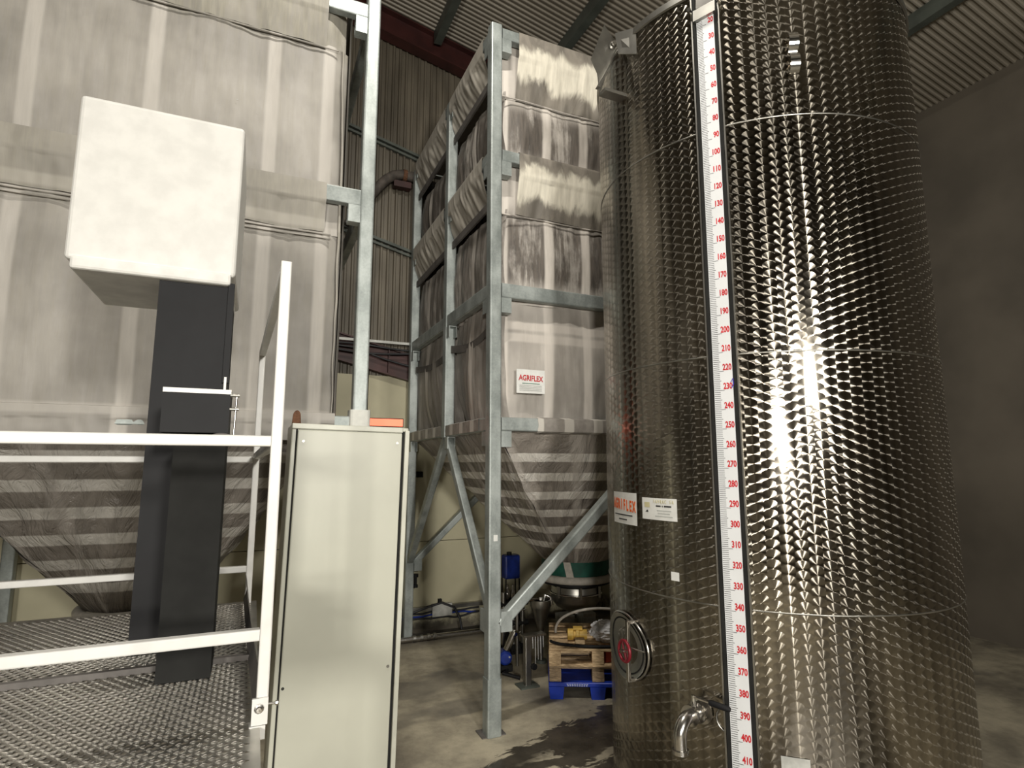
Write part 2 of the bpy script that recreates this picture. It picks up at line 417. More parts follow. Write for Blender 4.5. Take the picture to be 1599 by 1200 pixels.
# sloping red rafter on the back wall, a second red beam low down, thin rails between
def ibeam(name, xa, xb, zfun, h, wd, yc, mat):
    m = MB(); t = .018
    for (z0, z1, hw) in ((-h, -h + t, wd / 2), (-t, 0, wd / 2), (-h + t, -t, .007)):
        m.prism([(xa, yc - hw, zfun(xa) + z0), (xa, yc + hw, zfun(xa) + z0), (xa, yc + hw, zfun(xa) + z1), (xa, yc - hw, zfun(xa) + z1)], (xb - xa, 0, zfun(xb) - zfun(xa)))
    return struct(m.build(name, mat))
ibeam('trim_1', X0, X1, lambda x: roofz(x) - .035, .335, .17, Y1 - .13, 'red_steel')
b2 = ibeam('trim_2', X0, X1, lambda x: 3.40 - .24 * (x - 1.15), .33, .12, Y1 - .085, 'red_steel')
for xx in (.2, 1.42, 2.9):
    zt = 3.40 - .24 * (xx - 1.15)
    MB().box((xx - .008, Y1 - .143, zt - .31), (xx + .008, Y1 - .03, zt - .02)).build('stiffener', 'red_steel', b2)
for i, z0 in enumerate((6.075, 4.753)):
    f = lambda x: z0 - .252 * (x - 1.15)
    m = MB(); 
    for dz, hh, dy in ((0, .035, .07), (-.055, .03, .05)):
        m.prism([(X0, Y1 - dy, f(X0) + dz - hh), (X0, Y1 - .01, f(X0) + dz - hh), (X0, Y1 - .01, f(X0) + dz), (X0, Y1 - dy, f(X0) + dz)], (X1 - X0, 0, f(X1) - f(X0)))
    struct(m.build('trim_%d' % (3 + i), 'green_steel'))
i = 5
for xx in (-3.83, -2.4, -.96, .47, 1.92, 3.34, 4.77, 6.2):      # purlins run into the depth
    zt = roofz(xx) - .033
    m = MB().box((xx - .05, Y0 + .02, zt - .02), (xx + .05, Y1 - .22, zt)).box((xx - .05, Y0 + .02, zt - .15), (xx - .035, Y1 - .22, zt - .02)).box((xx - .05, Y0 + .02, zt - .165), (xx + .05, Y1 - .22, zt - .15))
    struct(m.build('trim_%d' % i, 'green_steel')); i += 1

# ================================================================== SILO FRAMES AND BAGS
PW = .10                                                    # post section
def post(parent, x, y, z0, z1, mat='galv', name='post'):
    o = MB().bar((x + PW / 2, y + PW / 2, z0), (x + PW / 2, y + PW / 2, z1), PW, PW, (0, 1, 0), .012).build(name, mat, parent); return o
FX0, FX1, FY0, FY1, FYM = 1.645, 4.545, 4.116, 6.66, 5.33
RZ = ((2.205, 2.312), (3.275, 3.395), (4.445, 4.545), (5.56, 5.66))
fr = thing('silo_support', 'tall galvanised steel support of the dirty stained silo, between cabinet and stainless tank', 'stand', (FX0, FY0, 0))
pf = post(fr, FX0, FY0, 0, 5.68)
MB().bar((FX0 + .05, FY0 + .05, .005), (FX0 + .05, FY0 + .05, .395), PW + .012, PW + .012, (0, 1, 0), .012).build('foot_sleeve', 'galv', fr)
MB().box((FX0 - .04, FY0 + .01, 0), (FX0 + .145, FY0 + .15, .008)).build('base_plate', 'toe', fr)
MB().box((FX0 + .035, FY0 - .003, 1.375), (FX0 + .068, FY0 - .0005, 1.42)).build('tag_plate', 'paper', pf)
post(fr, FX0, FY1, 0, 5.6); post(fr, FX1 - PW, FY0, 0, 5.68); post(fr, FX1 - PW, FY1, 0, 5.6)
post(fr, FX0, FYM - .05, 2.20, 5.66, name='intermediate_post')
for z0, z1 in RZ:
    h = z1 - z0; zc = (z0 + z1) / 2
    MB().bar((FX0 + PW + .004, FY0 + .04, zc), (FX1 - PW - .004, FY0 + .04, zc), .07, h).build('front_rail', 'galv', fr)
    MB().bar((FX0 + PW, FY1 + .05, zc), (FX1 - PW, FY1 + .05, zc), .07, h).build('back_rail', 'galv', fr)
    MB().bar((FX0 + .045, FY0 + PW, zc), (FX0 + .045, FY1, zc), .07, h).build('side_rail', 'galv', fr)
    MB().bar((FX1 - .05, FY0 + PW, zc), (FX1 - .05, FY1, zc), .07, h).build('side_rail', 'galv', fr)
    for bx0, by, dirx in ((FX0 + PW, FY0 + .045, 1),):       # open bracket sockets under the rail ends
        m = MB(); L_ = .085; zb = z0 - .125
        m.box((bx0, by - .042, zb), (bx0 + L_, by - .034, z0 - .002)); m.box((bx0, by + .030, zb), (bx0 + L_, by + .038, z0 - .002))
        m.box((bx0, by - .034, z0 - .012), (bx0 + L_, by + .03, z0 - .003)); m.box((bx0, by - .034, zb), (bx0 + L_, by + .03, zb + .008))
        m.build('bracket', 'galv', fr)
    for yy, sg in ((FY0 + PW, 1), (FYM - .05, -1), (FY1, -1)):
        m = MB(); a, b = sorted((yy, yy + sg * .085)); zb = z0 - .115
        m.box((FX0 + .006, a, zb), (FX0 + .014, b, z0 - .002)); m.box((FX0 + .076, a, zb), (FX0 + .084, b, z0 - .002)); m.box((FX0 + .014, a, z0 - .012), (FX0 + .076, b, z0 - .003))
        m.build('bracket', 'galv', fr)
def brace(a, b, mat='galv', w_=.07, h_=.09, up=(0, 1, 0)): MB().bar(a, b, w_, h_, up).build('brace', mat, fr)
brace((FX0 + .10, FY0 + .045, .76), (3.31, FY0 + .045, 2.19), 'galv_bright', .085)
brace((FX1 - .11, FY0 + .045, .76), (3.05, FY0 + .045, 2.19))
brace((FX0 + .05, FY0 + .09, .86), (FX0 + .05, FYM - .02, 2.19), 'galv', .075, .07, (1, 0, 0))
brace((FX0 + .05, FY1 + .01, .86), (FX0 + .05, FYM + .03, 2.19), 'galv', .075, .07, (1, 0, 0))
brace((FX0 + .10, FY1 + .05, .82), (3.2, FY1 + .05, 2.19)); brace((FX1 - .11, FY1 + .05, .82), (3.05, FY1 + .05, 2.19))
for (a, b) in (((FX0 + PW, FY0 + .0, .715), (FX0 + PW + .09, FY0 + .09, .86)), ((FX0 + PW, FY1 + .0, .74), (FX0 + PW + .09, FY1 + .09, .87)), ((FX0 + .005, FY0 + PW, .70), (FX0 + .085, FY0 + PW + .09, .86))):
    MB().box(a, b).build('brace_shoe', 'galv', fr)
MB().lathe([(.001, 0), (.03, 0), (.03, .03), (.018, .035), (.018, .11), (.032, .115), (.032, .15), (.001, .15)], (FX0 + .13, FY1 + .045, .55), n=14).build('levelling_screw', 'black', fr, 40)

bg = thing('silo_bag', 'stained grey canvas silo bag with striped hopper, hanging in the frame beside the tank', 'silo', (FX0, FY0, 0))
def front_panel(z0, z1, xa, xb, yb, name='front_panel', mat='bag_front', parent=bg, bulge=.03, folds=.018, seed=0., nu=150, nv=50):
    def f(u, v):
        x = xa + (xb - xa) * u; z = z1 + (z0 - z1) * v
        e = min(1., u * 14, (1 - u) * 14)
        y = yb - bulge * math.sin(math.pi * v) * math.sin(math.pi * min(1, u * 1.0)) ** .3
        y -= folds * nz(x * 3.4, z * .55, seed) * 1.6 + folds * .55 * nz(x * 11, z * 1.4, seed + 5) + folds * .3 * nz(x * 24, z * 7, seed + 9)
        y += (1 - e) ** 2 * .07
        return (x, y, z)
    return MB().grid(f, nu, nv).build(name, mat, parent, 80)
def side_panel(z0, z1, ya, yb, xs, name='side_panel', mat='bag_side', parent=bg, folds=.022, seed=3., sg=-1, sag=.0):
    def f(u, v):
        y = ya + (yb - ya) * u; z = z1 + (z0 - z1) * v
        e = min(1., u * 10, (1 - u) * 10)
        d = .03 * math.sin(math.pi * v) + folds * 1.6 * nz(y * 3.2, z * .6, seed) + folds * .6 * nz(y * 9, z * 1.2, seed + 4) + folds * .3 * nz(y * 22, z * 6, seed + 8)
        d -= (1 - e) ** 2 * .07
        d -= sag * v * v * (.5 + .9 * nz(y * 2.1 + 4, v * 1.5, seed))
        return (xs + sg * d, y, z)
    return MB().grid(f, 90, 44).build(name, mat, parent, 80)
IN = .075
PZ = ((4.53, 5.12), (3.26, 4.05), (2.30, 3.40))
for k, (a, b) in enumerate(PZ):
    front_panel(a, b + (.02 if k < 2 else -.12), FX0 + .09, FX1 - .09, FY0 + IN + .03, seed=k * 7.3)
    for q, (ya, yb) in enumerate(((FY0 + .09, FYM), (FYM, FY1 + .06))):
        side_panel(a, b + (.02 if k < 2 else -.12), ya, yb, FX0 + IN + .03, seed=k * 5.1 + q * 11, sag=.09 if k == 2 else .0)
# upper band of the tiers behind the sleeves and round the corner
for zz in ((5.10, 5.60), (4.03, 4.50), (3.28, 3.42)):
    MB().grid(lambda u, v: (FX0 + .085 + .3 * u, FY0 + IN + .02 + .025 * (1 - u) ** 3 + .01 * nz(u * 3, v * 5, zz[0]), zz[0] + (zz[1] - zz[0]) * v), 16, 14).build('corner_flap', 'bag_front', bg, 80)
def sleeve_front(xa, xb, ztop, zlow, y_out, y_seam, mat, parent, seed, name='rail_sleeve', nu=150, nv=30):
    def f(u, v):
        x = xa + (xb - xa) * u
        if v < .12: t = v / .12; y = y_out + .085 * (1 - t); z = ztop + .006 + .002 * math.sin(t * 3)
        else:
            t = (v - .12) / .88; z = ztop + .006 - (ztop - zlow) * t
            y = y_out + (y_seam - y_out) * max(0, (t - .25) / .75) ** 1.3
            r = .010 * nz(x * 5, t * 1.2, seed) + .007 * nz(x * 17, t * 2.2, seed + 3)
            y -= r * min(1, t * 3) * 1.4; y = min(y, y_seam + .01)
            if t < .42: y = min(y, y_out)
            z += .012 * nz(x * 4, 1, seed) * t
        return (x, y, z)
    return MB().grid(f, nu, nv).build(name, mat, parent, 60)
def sleeve_side(ya, yb, ztop, zlow, x_out, x_seam, mat, parent, seed, name='rail_sleeve'):
    def f(u, v):
        y = ya + (yb - ya) * u
        if v < .12: t = v / .12; x = x_out + .085 * (1 - t); z = ztop + .006
        else:
            t = (v - .12) / .88; z = ztop + .006 - (ztop - zlow) * t
            x = x_out + (x_seam - x_out) * max(0, (t - .25) / .75) ** 1.3
            x -= (.013 * nz(y * 7 + t * 1.5, t, seed) + .010 * nz(y * 18 + t * 3, t * 2, seed + 3)) * min(1, t * 3) * 1.5
            if t < .36: x = min(x, x_out)
            z += .015 * nz(y * 4, 1, seed) * t
        return (x, y, z)
    return MB().grid(f, 90, 26).build(name, mat, parent, 60)
for k, (zt, zl) in enumerate(((5.66, 5.08), (4.545, 4.02))):
    sleeve_front(1.90, FX1 - .25, zt, zl, FY0 - .004, FY0 + IN, 'sleeve_front', bg, k * 9.)
    # raised stitched seam under the sleeve
    MB().tube([(1.76 + i * .05, FY0 + IN - .012 + .004 * nz(i * .3, k), zl - .012 + .01 * nz(i * .12, 3, k)) for i in range(54)], .006, 6).build('hem_seam', 'bag_front', bg, 60)
    for q, (ya, yb) in enumerate(((FY0 + .20, FYM - .07), (FYM + .07, FY1 - .02))):
        sleeve_side(ya, yb, zt, zt - .40, FX0 - .004, FX0 + IN, 'sleeve_side', bg, k * 6. + q * 3.3)
        MB().box((FX0 + IN - .03, ya, zt - .475), (FX0 + IN - .012, yb, zt - .405)).build('hem_band', 'toe', bg)
for q, (ya, yb) in enumerate(((FY0 + .26, FYM - .07), (FYM + .07, FY1 - .05))):
    MB().grid(lambda u, v: (FX0 + .005 + .05 * (abs(2 * v - 1) > .99), ya + (yb - ya) * u, 2.325 - .125 * v), 24, 8).build('rail_sleeve', 'striped_sleeve', bg, 60)
    MB().grid(lambda u, v: (FX0 + IN - .022 + .02 * math.sin(u * 3.1), ya - .15 + (yb - ya + .15) * u, 3.02 + .07 * v - .06 * math.sin(u * 3.1)), 20, 3).build('hem_band', 'toe', bg, 60)
MB().grid(lambda u, v: (2.06 + 2.1 * u + .012 * nz(v * 3, 2), FY0 + .001 - .003 * math.sin(math.pi * v) + .03 * (v > .97 or v < .03), 2.322 - .128 * v), 60, 10).build('rail_sleeve', 'striped_sleeve', bg, 60)
# hopper: rounded square drawn down to a round outlet
HCX, HCY, HR, HZ1, HZ0 = 3.12, 5.39, .345, 2.24, .985
def hopper(xa, xb, ya, yb, cx, cy, r, z1, z0, mat, parent, nu=400, nv=64, pw=1.0):
    v_, uv_, f_ = [], [], []
    cor = [(xa, ya), (xb, ya), (xb, yb), (xa, yb), (xa, ya)]
    for j in range(nv + 1):
        v = j / nv; b = v ** pw
        for i in range(nu + 1):
            u = 4 * i / nu; k = min(3, int(u)); t = u - k
            px = cor[k][0] + (cor[k + 1][0] - cor[k][0]) * t; py = cor[k][1] + (cor[k + 1][1] - cor[k][1]) * t
            a = math.atan2(py - cy, px - cx)
            qx, qy = cx + r * math.cos(a), cy + r * math.sin(a)
            x = px + (qx - px) * b; y = py + (qy - py) * b; z = z1 + (z0 - z1) * v
            ed = math.sin(math.pi * v); rad = math.hypot(x - cx, y - cy) or 1
            sag = .035 * ed + .042 * nz(u * 9, v * 3.5, 2) * ed + .040 * nz(u * 22 + v * 6, v * 5, 6) * (ed * .7 + .3 * (1 - v)) + .016 * nz(u * 60 + v * 14, v * 9, 11) * (ed * .8 + .2) + .006 * math.sin(v * 48) * ed
            v_.append((x + (x - cx) / rad * sag, y + (y - cy) / rad * sag, z)); uv_.append((u, v))
    for j in range(nv):
        for i in range(nu):
            a = j * (nu + 1) + i; f_.append((a, a + 1, a + nu + 2, a + nu + 1))
    return MB().add(v_, f_).build('hopper', mat, parent, 70, uv_)
hopper(FX0 + .07, FX1 - .07, FY0 + .06, FY1 + .04, HCX, HCY, HR, HZ1, HZ0, 'hopper', bg)
MB().lathe([(HR - .005, 1.0), (HR + .004, .98), (HR + .012, .85), (HR - .01, .84)], (HCX, HCY, 0), n=64).build('green_collar', 'green_cloth', bg, 50)
MB().tube([(HCX + (HR + .022) * math.cos(t * math.pi / 40), HCY + (HR + .022) * math.sin(t * math.pi / 40), .815) for t in range(80)], [.038] * 80, 12, closed=True).build('outlet_ring', 'ring', bg, 60)
# hanging strap across the green collar
m = MB()
q = [Vector((HCX + r_ * math.cos(R(a_)), HCY + r_ * math.sin(R(a_)), z_)) for a_, r_, z_ in ((221, HR + .02, .99), (232, HR + .02, .99), (238, HR + .035, .84), (227, HR + .035, .84))]
m.prism(q, (.012, .014, 0)).build('strap', 'ring', bg)
# maker's sticker on the lower front panel
st = MB().box((1.885, FY0 + .028, 2.512), (2.138, FY0 + .034, 2.705)).build('sticker', 'paper', bg)
st['label'] = 'white maker sticker with red lettering'
text('AGRIFLEX', .062, 'ink_red', 'lettering', st, (2.012, FY0 + .026, 2.633), (1, 0, -.03), (0, 0, 1), squeeze=.78, bold=.0015)
MB().box((1.935, FY0 + .0255, 2.589), (2.09, FY0 + .028, 2.594)).build('underline', 'ink_green', st)
for k in range(4): MB().box((1.91, FY0 + .0255, 2.573 - k * .013), (2.11, FY0 + .028, 2.577 - k * .013)).build('text_line', 'ink_grey', st)
# discharge bowl below the outlet
db = thing('discharge_bowl', 'stainless round discharge bowl hanging under the striped hopper outlet', 'bowl', (HCX, HCY, .44))
MB().lathe([(.31, .785), (.355, .775), (.36, .755), (.29, .735), (.25, .72)], (HCX, HCY, 0), n=56).build('rubber_skirt', 'black', db, 40)
MB().lathe([(.23, .72), (.25, .715), (.255, .66), (.262, .64), (.255, .63), (.25, .575), (.20, .51), (.11, .465), (.07, .455), (.07, .44), (.001, .44)], (HCX, HCY, 0), n=56).build('dish', 'stainless_dull', db, 40)
MB().tube([(HCX + .264 * math.cos(t * math.pi / 32), HCY + .264 * math.sin(t * math.pi / 32), .648) for t in range(64)], .010, 8, closed=True).build('clamp_band', 'stainless', db, 60)
for a in (200, 250, 300):
    c_ = Vector((HCX + .268 * math.cos(R(a)), HCY + .268 * math.sin(R(a)), 0)); MB().box((c_.x - .012, c_.y - .012, .62), (c_.x + .012, c_.y + .012, .76)).build('hanger', 'stainless_dull', db)

# ---- second silo, on the left
LX0, LX1 = -2.0, .716
lf = thing('silo_support', 'galvanised steel support of the pale clean silo, its post rising behind the grey cabinet', 'stand', (LX1, FY0, 0))
lp = post(lf, LX1 - PW, FY0, 0, 5.9, 'galv_bright'); post(lf, LX0, FY0, 0, 5.9); post(lf, LX0, FY1, 0, 5.9); post(lf, LX1 - PW, FY1, 0, 5.9)
MB().bar((LX1 - .05, FY0 + .05, 2.19), (LX1 - .05, FY0 + .05, 2.325), .142, .142, (0, 1, 0), .02).build('collar', 'collar', lf)
LRZ = ((2.18, 2.28), (3.835, 3.955), (5.36, 5.48))
for z0, z1 in LRZ:
    h = z1 - z0; zc = (z0 + z1) / 2
    MB().bar((LX0 + PW, FY0 + .04, zc), (LX1 - PW, FY0 + .04, zc), .07, h).build('front_rail', 'galv', lf)
    MB().bar((LX0 + PW, FY1 + .05, zc), (LX1 - PW, FY1 + .05, zc), .07, h).build('back_rail', 'galv', lf)
    for xx in (LX0 + .05, LX1 - .05): MB().bar((xx, FY0 + PW, zc), (xx, FY1, zc), .07, h).build('side_rail', 'galv', lf)
    bx0 = LX1 - PW - .085; zb = z0 - .135; m = MB(); by = FY0 + .045
    m.box((bx0, by - .042, zb), (bx0 + .085, by - .034, z0 - .002)).box((bx0, by + .03, zb), (bx0 + .085, by + .038, z0 - .002)).box((bx0, by - .034, z0 - .012), (bx0 + .085, by + .03, z0 - .003)).box((bx0, by - .034, zb), (bx0 + .085, by + .03, zb + .008))
    m.build('bracket', 'galv_bright', lf)
lb = thing('silo_bag', 'pale grey fairly clean canvas silo bag at left, behind the guardrail', 'silo', (LX0, FY0, 0))
BX = LX1 - .215                                              # right edge of the bag
front_panel(3.93, 5.10, LX0 + .1, BX, FY0 + .08, 'front_panel', 'left_bag', lb, .03, .012, 31.)
front_panel(2.24, 3.65, LX0 + .1, BX, FY0 + .08, 'front_panel', 'left_bag', lb, .04, .016, 42.)
front_panel(5.08, 5.75, LX0 + .1, BX - .02, FY0 + .085, 'front_panel', 'sleeve_left', lb, .01, .02, 50., 150, 20)
sleeve_front(LX0 + .25, .375, 3.955, 3.60, FY0 - .006, FY0 + .06, 'sleeve_left', lb, 21.)
sleeve_front(LX0 + .12, BX - .005, 2.29, 2.10, FY0 - .004, FY0 - .002, 'left_bag', lb, 33.)
sleeve_front(LX0 + .25, .33, 5.48, 5.06, FY0 - .006, FY0 + .06, 'sleeve_left', lb, 27.)
front_panel(3.60, 4.0, .30, BX, FY0 + .085, 'corner_flap', 'left_bag', lb, .0, .012, 61., 30, 14)
for zl in (3.59, 3.56, 5.05): MB().tube([(LX0 + .2 + i * .06, FY0 + .052, zl + .006 * nz(i * .2, zl)) for i in range(38)], .007, 6).build('hem_seam', 'left_bag', lb, 60)
for k in range(1):
    MB().tube([(BX - .022 - .035 * k + .010 * nz(i * .2, k * 4.) - .03 * max(0, (i - 40) / 20), FY0 + .072 - .004 * k + .006 * nz(i * .3, k), 2.3 + i * .0475) for i in range(61)], [.004 + .006 * max(0, math.sin(math.pi * i / 60)) for i in range(61)], 8).build('edge_fold', 'sleeve_left' if k < 2 else 'left_bag', lb, 60)
def lside(u, v):
    z = 2.24 + 3.5 * v; y = FY0 + .09 + (FY1 - FY0) * u
    return (BX - .0 + .03 * (1 - (1 - min(1, u * 18)) ** 2) + .012 * nz(y * 4, z, 4), y, z)
MB().grid(lside, 60, 50).build('side_panel', 'left_bag', lb, 80)
hopper(LX0 + .1, BX + .02, FY0 + .07, FY1 + .04, -.75, 5.39, .345, 2.25, .90, 'hopper_left', lb, 160, 36)
MB().tube([(-.75 + .37 * math.cos(t * math.pi / 30), 5.39 + .37 * math.sin(t * math.pi / 30), .87) for t in range(60)], .036, 10, closed=True).build('outlet_ring', 'ring', lb, 60)
MB().add([(LX0 + .1, FY0 + .1, 5.72), (BX, FY0 + .1, 5.72), (BX, FY1, 5.72), (LX0 + .1, FY1, 5.72)], [(0, 1, 2, 3)]).build('top_cover', 'left_bag', lb)
MB().add([(FX0 + .1, FY0 + .1, 5.58), (FX1 - .1, FY0 + .1, 5.58), (FX1 - .1, FY1, 5.58), (FX0 + .1, FY1, 5.58)], [(0, 1, 2, 3)]).build('top_cover', 'bag_front', bg)
for (px, pz, s_) in ((-.28, 4.62, .03), (-.24, 4.46, .04), (-.10, 4.45, .035)):
    text('-', s_, 'ink_grey', 'faint_mark', lb, (px, FY0 + .03, pz), (1, 0, 0), (0, 0, 1))

# ================================================================== STAINLESS TANK
tk = thing('storage_tank', 'big cylindrical stainless tank with circular polish pattern and white gauge ruler', 'tank', (TCX, TCY, 0))
NT = 160
def shell(z0, z1, name, dr=0.):
    v_, f_ = [], []; nv = 14
    for j in range(nv + 1):
        z = z0 + (z1 - z0) * j / nv
        for i in range(NT):
            a = 2 * math.pi * i / NT
            r = TR + dr + .0022 * nz(math.cos(a) * 3, math.sin(a) * 3, z * 1.3 + z0 * 7) + .0012 * nz(math.cos(a) * 9, math.sin(a) * 9, z * 2)
            v_.append((TCX + r * math.cos(a), TCY + r * math.sin(a), z))
    for j in range(nv):
        for i in range(NT): f_.append((j * NT + i, j * NT + (i + 1) % NT, (j + 1) * NT + (i + 1) % NT, (j + 1) * NT + i))
    return MB().add(v_, f_).build(name, 'tank', tk, 80)
ZS = (.015, 1.253, 2.505, 3.761, 4.635)
for k in range(4): shell(ZS[k], ZS[k + 1], 'shell_sheet', .0015 * (k % 2))
for k in (1, 2, 3): MB().tube([(TCX + (TR + .001) * math.cos(2 * math.pi * i / NT), TCY + (TR + .001) * math.sin(2 * math.pi * i / NT), ZS[k]) for i in range(NT)], .0042, 6, closed=True).build('weld_seam', 'stainless_dull', tk, 60)
MB().lathe([(TR + .004, 4.60), (TR + .014, 4.605), (TR + .014, 4.645), (TR - .02, 4.65), (.30, 4.86), (.28, 4.9), (.001, 4.9)], (TCX, TCY, 0), n=96).build('conical_roof', 'stainless_dull', tk, 30)
MB().lathe([(TR - .01, .0), (TR + .006, .0), (TR + .006, .02), (TR, .02)], (TCX, TCY, 0), n=96).build('base_ring', 'stainless_dull', tk, 30)
def tp(deg, z, dr=0.): a = R(deg); return Vector((TCX + (TR + dr) * math.cos(a), TCY + (TR + dr) * math.sin(a), z))
def tfr(deg): a = R(deg); return Vector((math.cos(a), math.sin(a), 0)), Vector((-math.sin(a), math.cos(a), 0))
UP = Vector((0, 0, 1))
def plate(deg, z, dr, wd, ht, th, name, mat, parent, dx=0., dz=0.):     # small flat plate tangent to the shell
    n, t = tfr(deg); c = tp(deg, z, dr) + t * dx + UP * dz
    return MB().prism([c - t * wd / 2 - UP * ht / 2, c + t * wd / 2 - UP * ht / 2, c + t * wd / 2 + UP * ht / 2, c - t * wd / 2 + UP * ht / 2], n * th).build(name, mat, parent)
# --- gauge ruler
GA = -146.1; gn, gt = tfr(GA)
GZ = lambda r: 4.387 - (r - 20) * (4.387 - .553) / 390.
gw = .094; z_a, z_b = .515, 4.47
c0 = tp(GA, 0, .010)
P3 = lambda s_, z, d=0.: c0 + gt * s_ + UP * z + gn * d
ru = MB().prism([P3(-gw / 2, z_a), P3(gw / 2, z_a), P3(gw / 2, z_b), P3(-gw / 2, z_b)], gn * .004).build('gauge_ruler', 'ruler', tk)
ru['label'] = 'white ruler with red numerals'
for s_ in (-1, 1):
    MB().prism([P3(s_ * .058 - .009, .49, -.008), P3(s_ * .058 + .009, .49, -.008), P3(s_ * .058 + .009, 4.6, -.008), P3(s_ * .058 - .009, 4.6, -.008)], gn * .010).build('ruler_gap_shade', 'gap', tk)  # dark strips stand in for the shadowed gaps beside the ruler
    MB().prism([P3(s_ * .073 - .004, .49, -.008), P3(s_ * .073 + .004, .49, -.008), P3(s_ * .073 + .004, 4.6, -.008), P3(s_ * .073 - .004, 4.6, -.008)], gn * .012).build('ruler_edge', 'stainless_dull', tk)
mk = MB()
for r in range(14, 413):
    L_ = .030 if r % 10 else .050
    if r % 5 == 0 and r % 10: L_ = .036
    hh = .0011
    z = GZ(r); mk.prism([P3(-gw / 2 + .002, z - hh, .004), P3(-gw / 2 + .002 + L_, z - hh, .004), P3(-gw / 2 + .002 + L_, z + hh, .004), P3(-gw / 2 + .002, z + hh, .004)], gn * .0008)
mko = mk.build('graduation_marks', 'ink_black', ru); mko['kind'] = 'stuff'
for r in range(20, 411, 10):
    text(str(r), .044, 'ink_red', 'numeral', ru, P3(gw / 2 - .003, GZ(r) + .020, .0045), gt, UP, 'RIGHT', squeeze=.66, bold=.0014)
MB().tube([P3(.038, GZ(226), .006), P3(.048, GZ(224), .006), P3(.050, GZ(227), .006), P3(.040, GZ(229), .006), P3(.044, GZ(228), .006)], .0022, 6).build('ink_mark', 'ink_blue', ru, 60)
MB().prism([P3(-.06, 4.415, -.004), P3(.06, 4.435, -.004), P3(.062, 4.50, -.004), P3(-.058, 4.48, -.004)], gn * .032).build('ruler_clamp', 'stainless_dull', tk)
MB().prism([P3(-.045, 4.50, -.004), P3(.045, 4.50, -.004), P3(.04, 4.62, -.004), P3(-.04, 4.62, -.004)], gn * .016).build('clamp_tongue', 'stainless', tk)
for s_ in (-.08, .08): MB().lathe([(.001, .03), (.012, .03), (.012, .0), (.006, 0), (.006, -.02)], P3(s_, 4.50), gn, 10).build('clamp_bolt', 'chrome', tk, 40)
# --- chrome lug, top right
n, t = tfr(-121.4); pts = []
for i in range(25):
    v = i / 24; pts.append((3.985 + .235 * v, .012 + .034 * abs(math.sin(v * 2 * math.pi)) ** .7))
m = MB()
for (za, ra), (zb, rb) in zip(pts[:-1], pts[1:]):
    a_, b_ = tp(-121.4, za, ra), tp(-121.4, zb, rb)
    m.prism([a_ - t * .024, a_ + t * .024, b_ + t * .024, b_ - t * .024], n * .006)
m.build('lifting_lug', 'chrome', tk)
# --- oval manway door with red handwheel
MC, MZ, MA, MBb = 171.2, .915, 13.6, .178
HA = MC + 6.5
mw = MB().grid(lambda u, v: tp(MC + MA * .97 * v * math.cos(2 * math.pi * u), MZ + MBb * .97 * v * math.sin(2 * math.pi * u), .006 + .020 * v ** 4 - .012 * (1 - v * v)), 48, 8).build('manway_door', 'stainless_dull', tk, 60)
MB().tube([tp(MC + MA * math.cos(2 * math.pi * i / 64), MZ + MBb * math.sin(2 * math.pi * i / 64), .012) for i in range(64)], .008, 8, closed=True).build('manway_rim', 'stainless', mw, 60)
MB().tube([tp(MC + MA * .82 * math.cos(2 * math.pi * i / 64), MZ + MBb * .82 * math.sin(2 * math.pi * i / 64), .012) for i in range(64)], .005, 8, closed=True).build('gasket', 'gap', mw, 60)
n, t = tfr(HA)
MB().bar(tp(HA, MZ - .155, .055), tp(HA, MZ + .16, .055), .022, .018, n).build('bridge_bar', 'stainless', mw)
for z in (MZ - .15, MZ + .155): MB().bar(tp(HA, z, .0), tp(HA, z, .06), .022, .02, UP).build('bridge_foot', 'stainless', mw)
MB().tube([tp(HA, MZ + .02, .05), tp(MC + 12.5, MZ + .02, .02)], .006, 8).build('hinge_arm', 'stainless', mw, 60)
hc = tp(HA - 1, MZ, .05)
MB().tube([hc, hc + n * .04], .011, 10).build('spindle', 'chrome', mw, 60)
hw_ = MB().tube([hc + n * .018 + (t * math.cos(2 * math.pi * i / 40) + UP * math.sin(2 * math.pi * i / 40)) * .055 for i in range(40)], .009, 10, closed=True).build('handwheel', 'shaded_red', mw, 60)
m = MB()
for k in range(4): a_ = k * math.pi / 2 + .4; m.tube([hc + n * .018, hc + n * .018 + (t * math.cos(a_) + UP * math.sin(a_)) * .053], .006, 8)
m.build('handwheel_spokes', 'shaded_red', mw, 60)
# --- outlet tap
TA = -157.2; n, t = tfr(TA); tz = .742
td = (n + t * -.12).normalized(); b0 = tp(TA, tz, 0)
tap = MB().lathe([(.001, 0), (.062, 0), (.062, .008), (.030, .012), (.030, .03), (.050, .034), (.050, .046), (.034, .05), (.034, .085), (.047, .088), (.047, .104), (.001, .104)], b0, td, 32).build('tap_body', 'stainless', tk, 35)
pth = [b0 + td * .10]
for i in range(13):
    a_ = math.pi / 2 * i / 12; pth.append(b0 + td * (.112 + .075 * math.sin(a_)) + UP * (-.075 * (1 - math.cos(a_)) - .004 * i / 12))
e0 = pth[-1]; pth += [e0 - UP * .02, e0 - UP * .045, e0 - UP * .046, e0 - UP * .064]
MB().tube(pth, [.031] * (len(pth) - 2) + [.039, .039], 24).build('spout', 'stainless', tap, 40)
sb = b0 + td * .065
MB().tube([sb + UP * .03, sb + UP * .085], .010, 10).build('valve_stem', 'chrome', tap, 60)
hd = (t * .93 - n * .10 - UP * .10).normalized(); hs = sb + UP * .078
MB().bar(hs, hs + hd * .085, .018, .008, UP).build('lever', 'stainless', tap)
MB().tube([hs + hd * .075, hs + hd * .085, hs + hd * .17, hs + hd * .178], [.009, .014, .014, .009], 12).build('lever_grip', 'black', tap, 40)
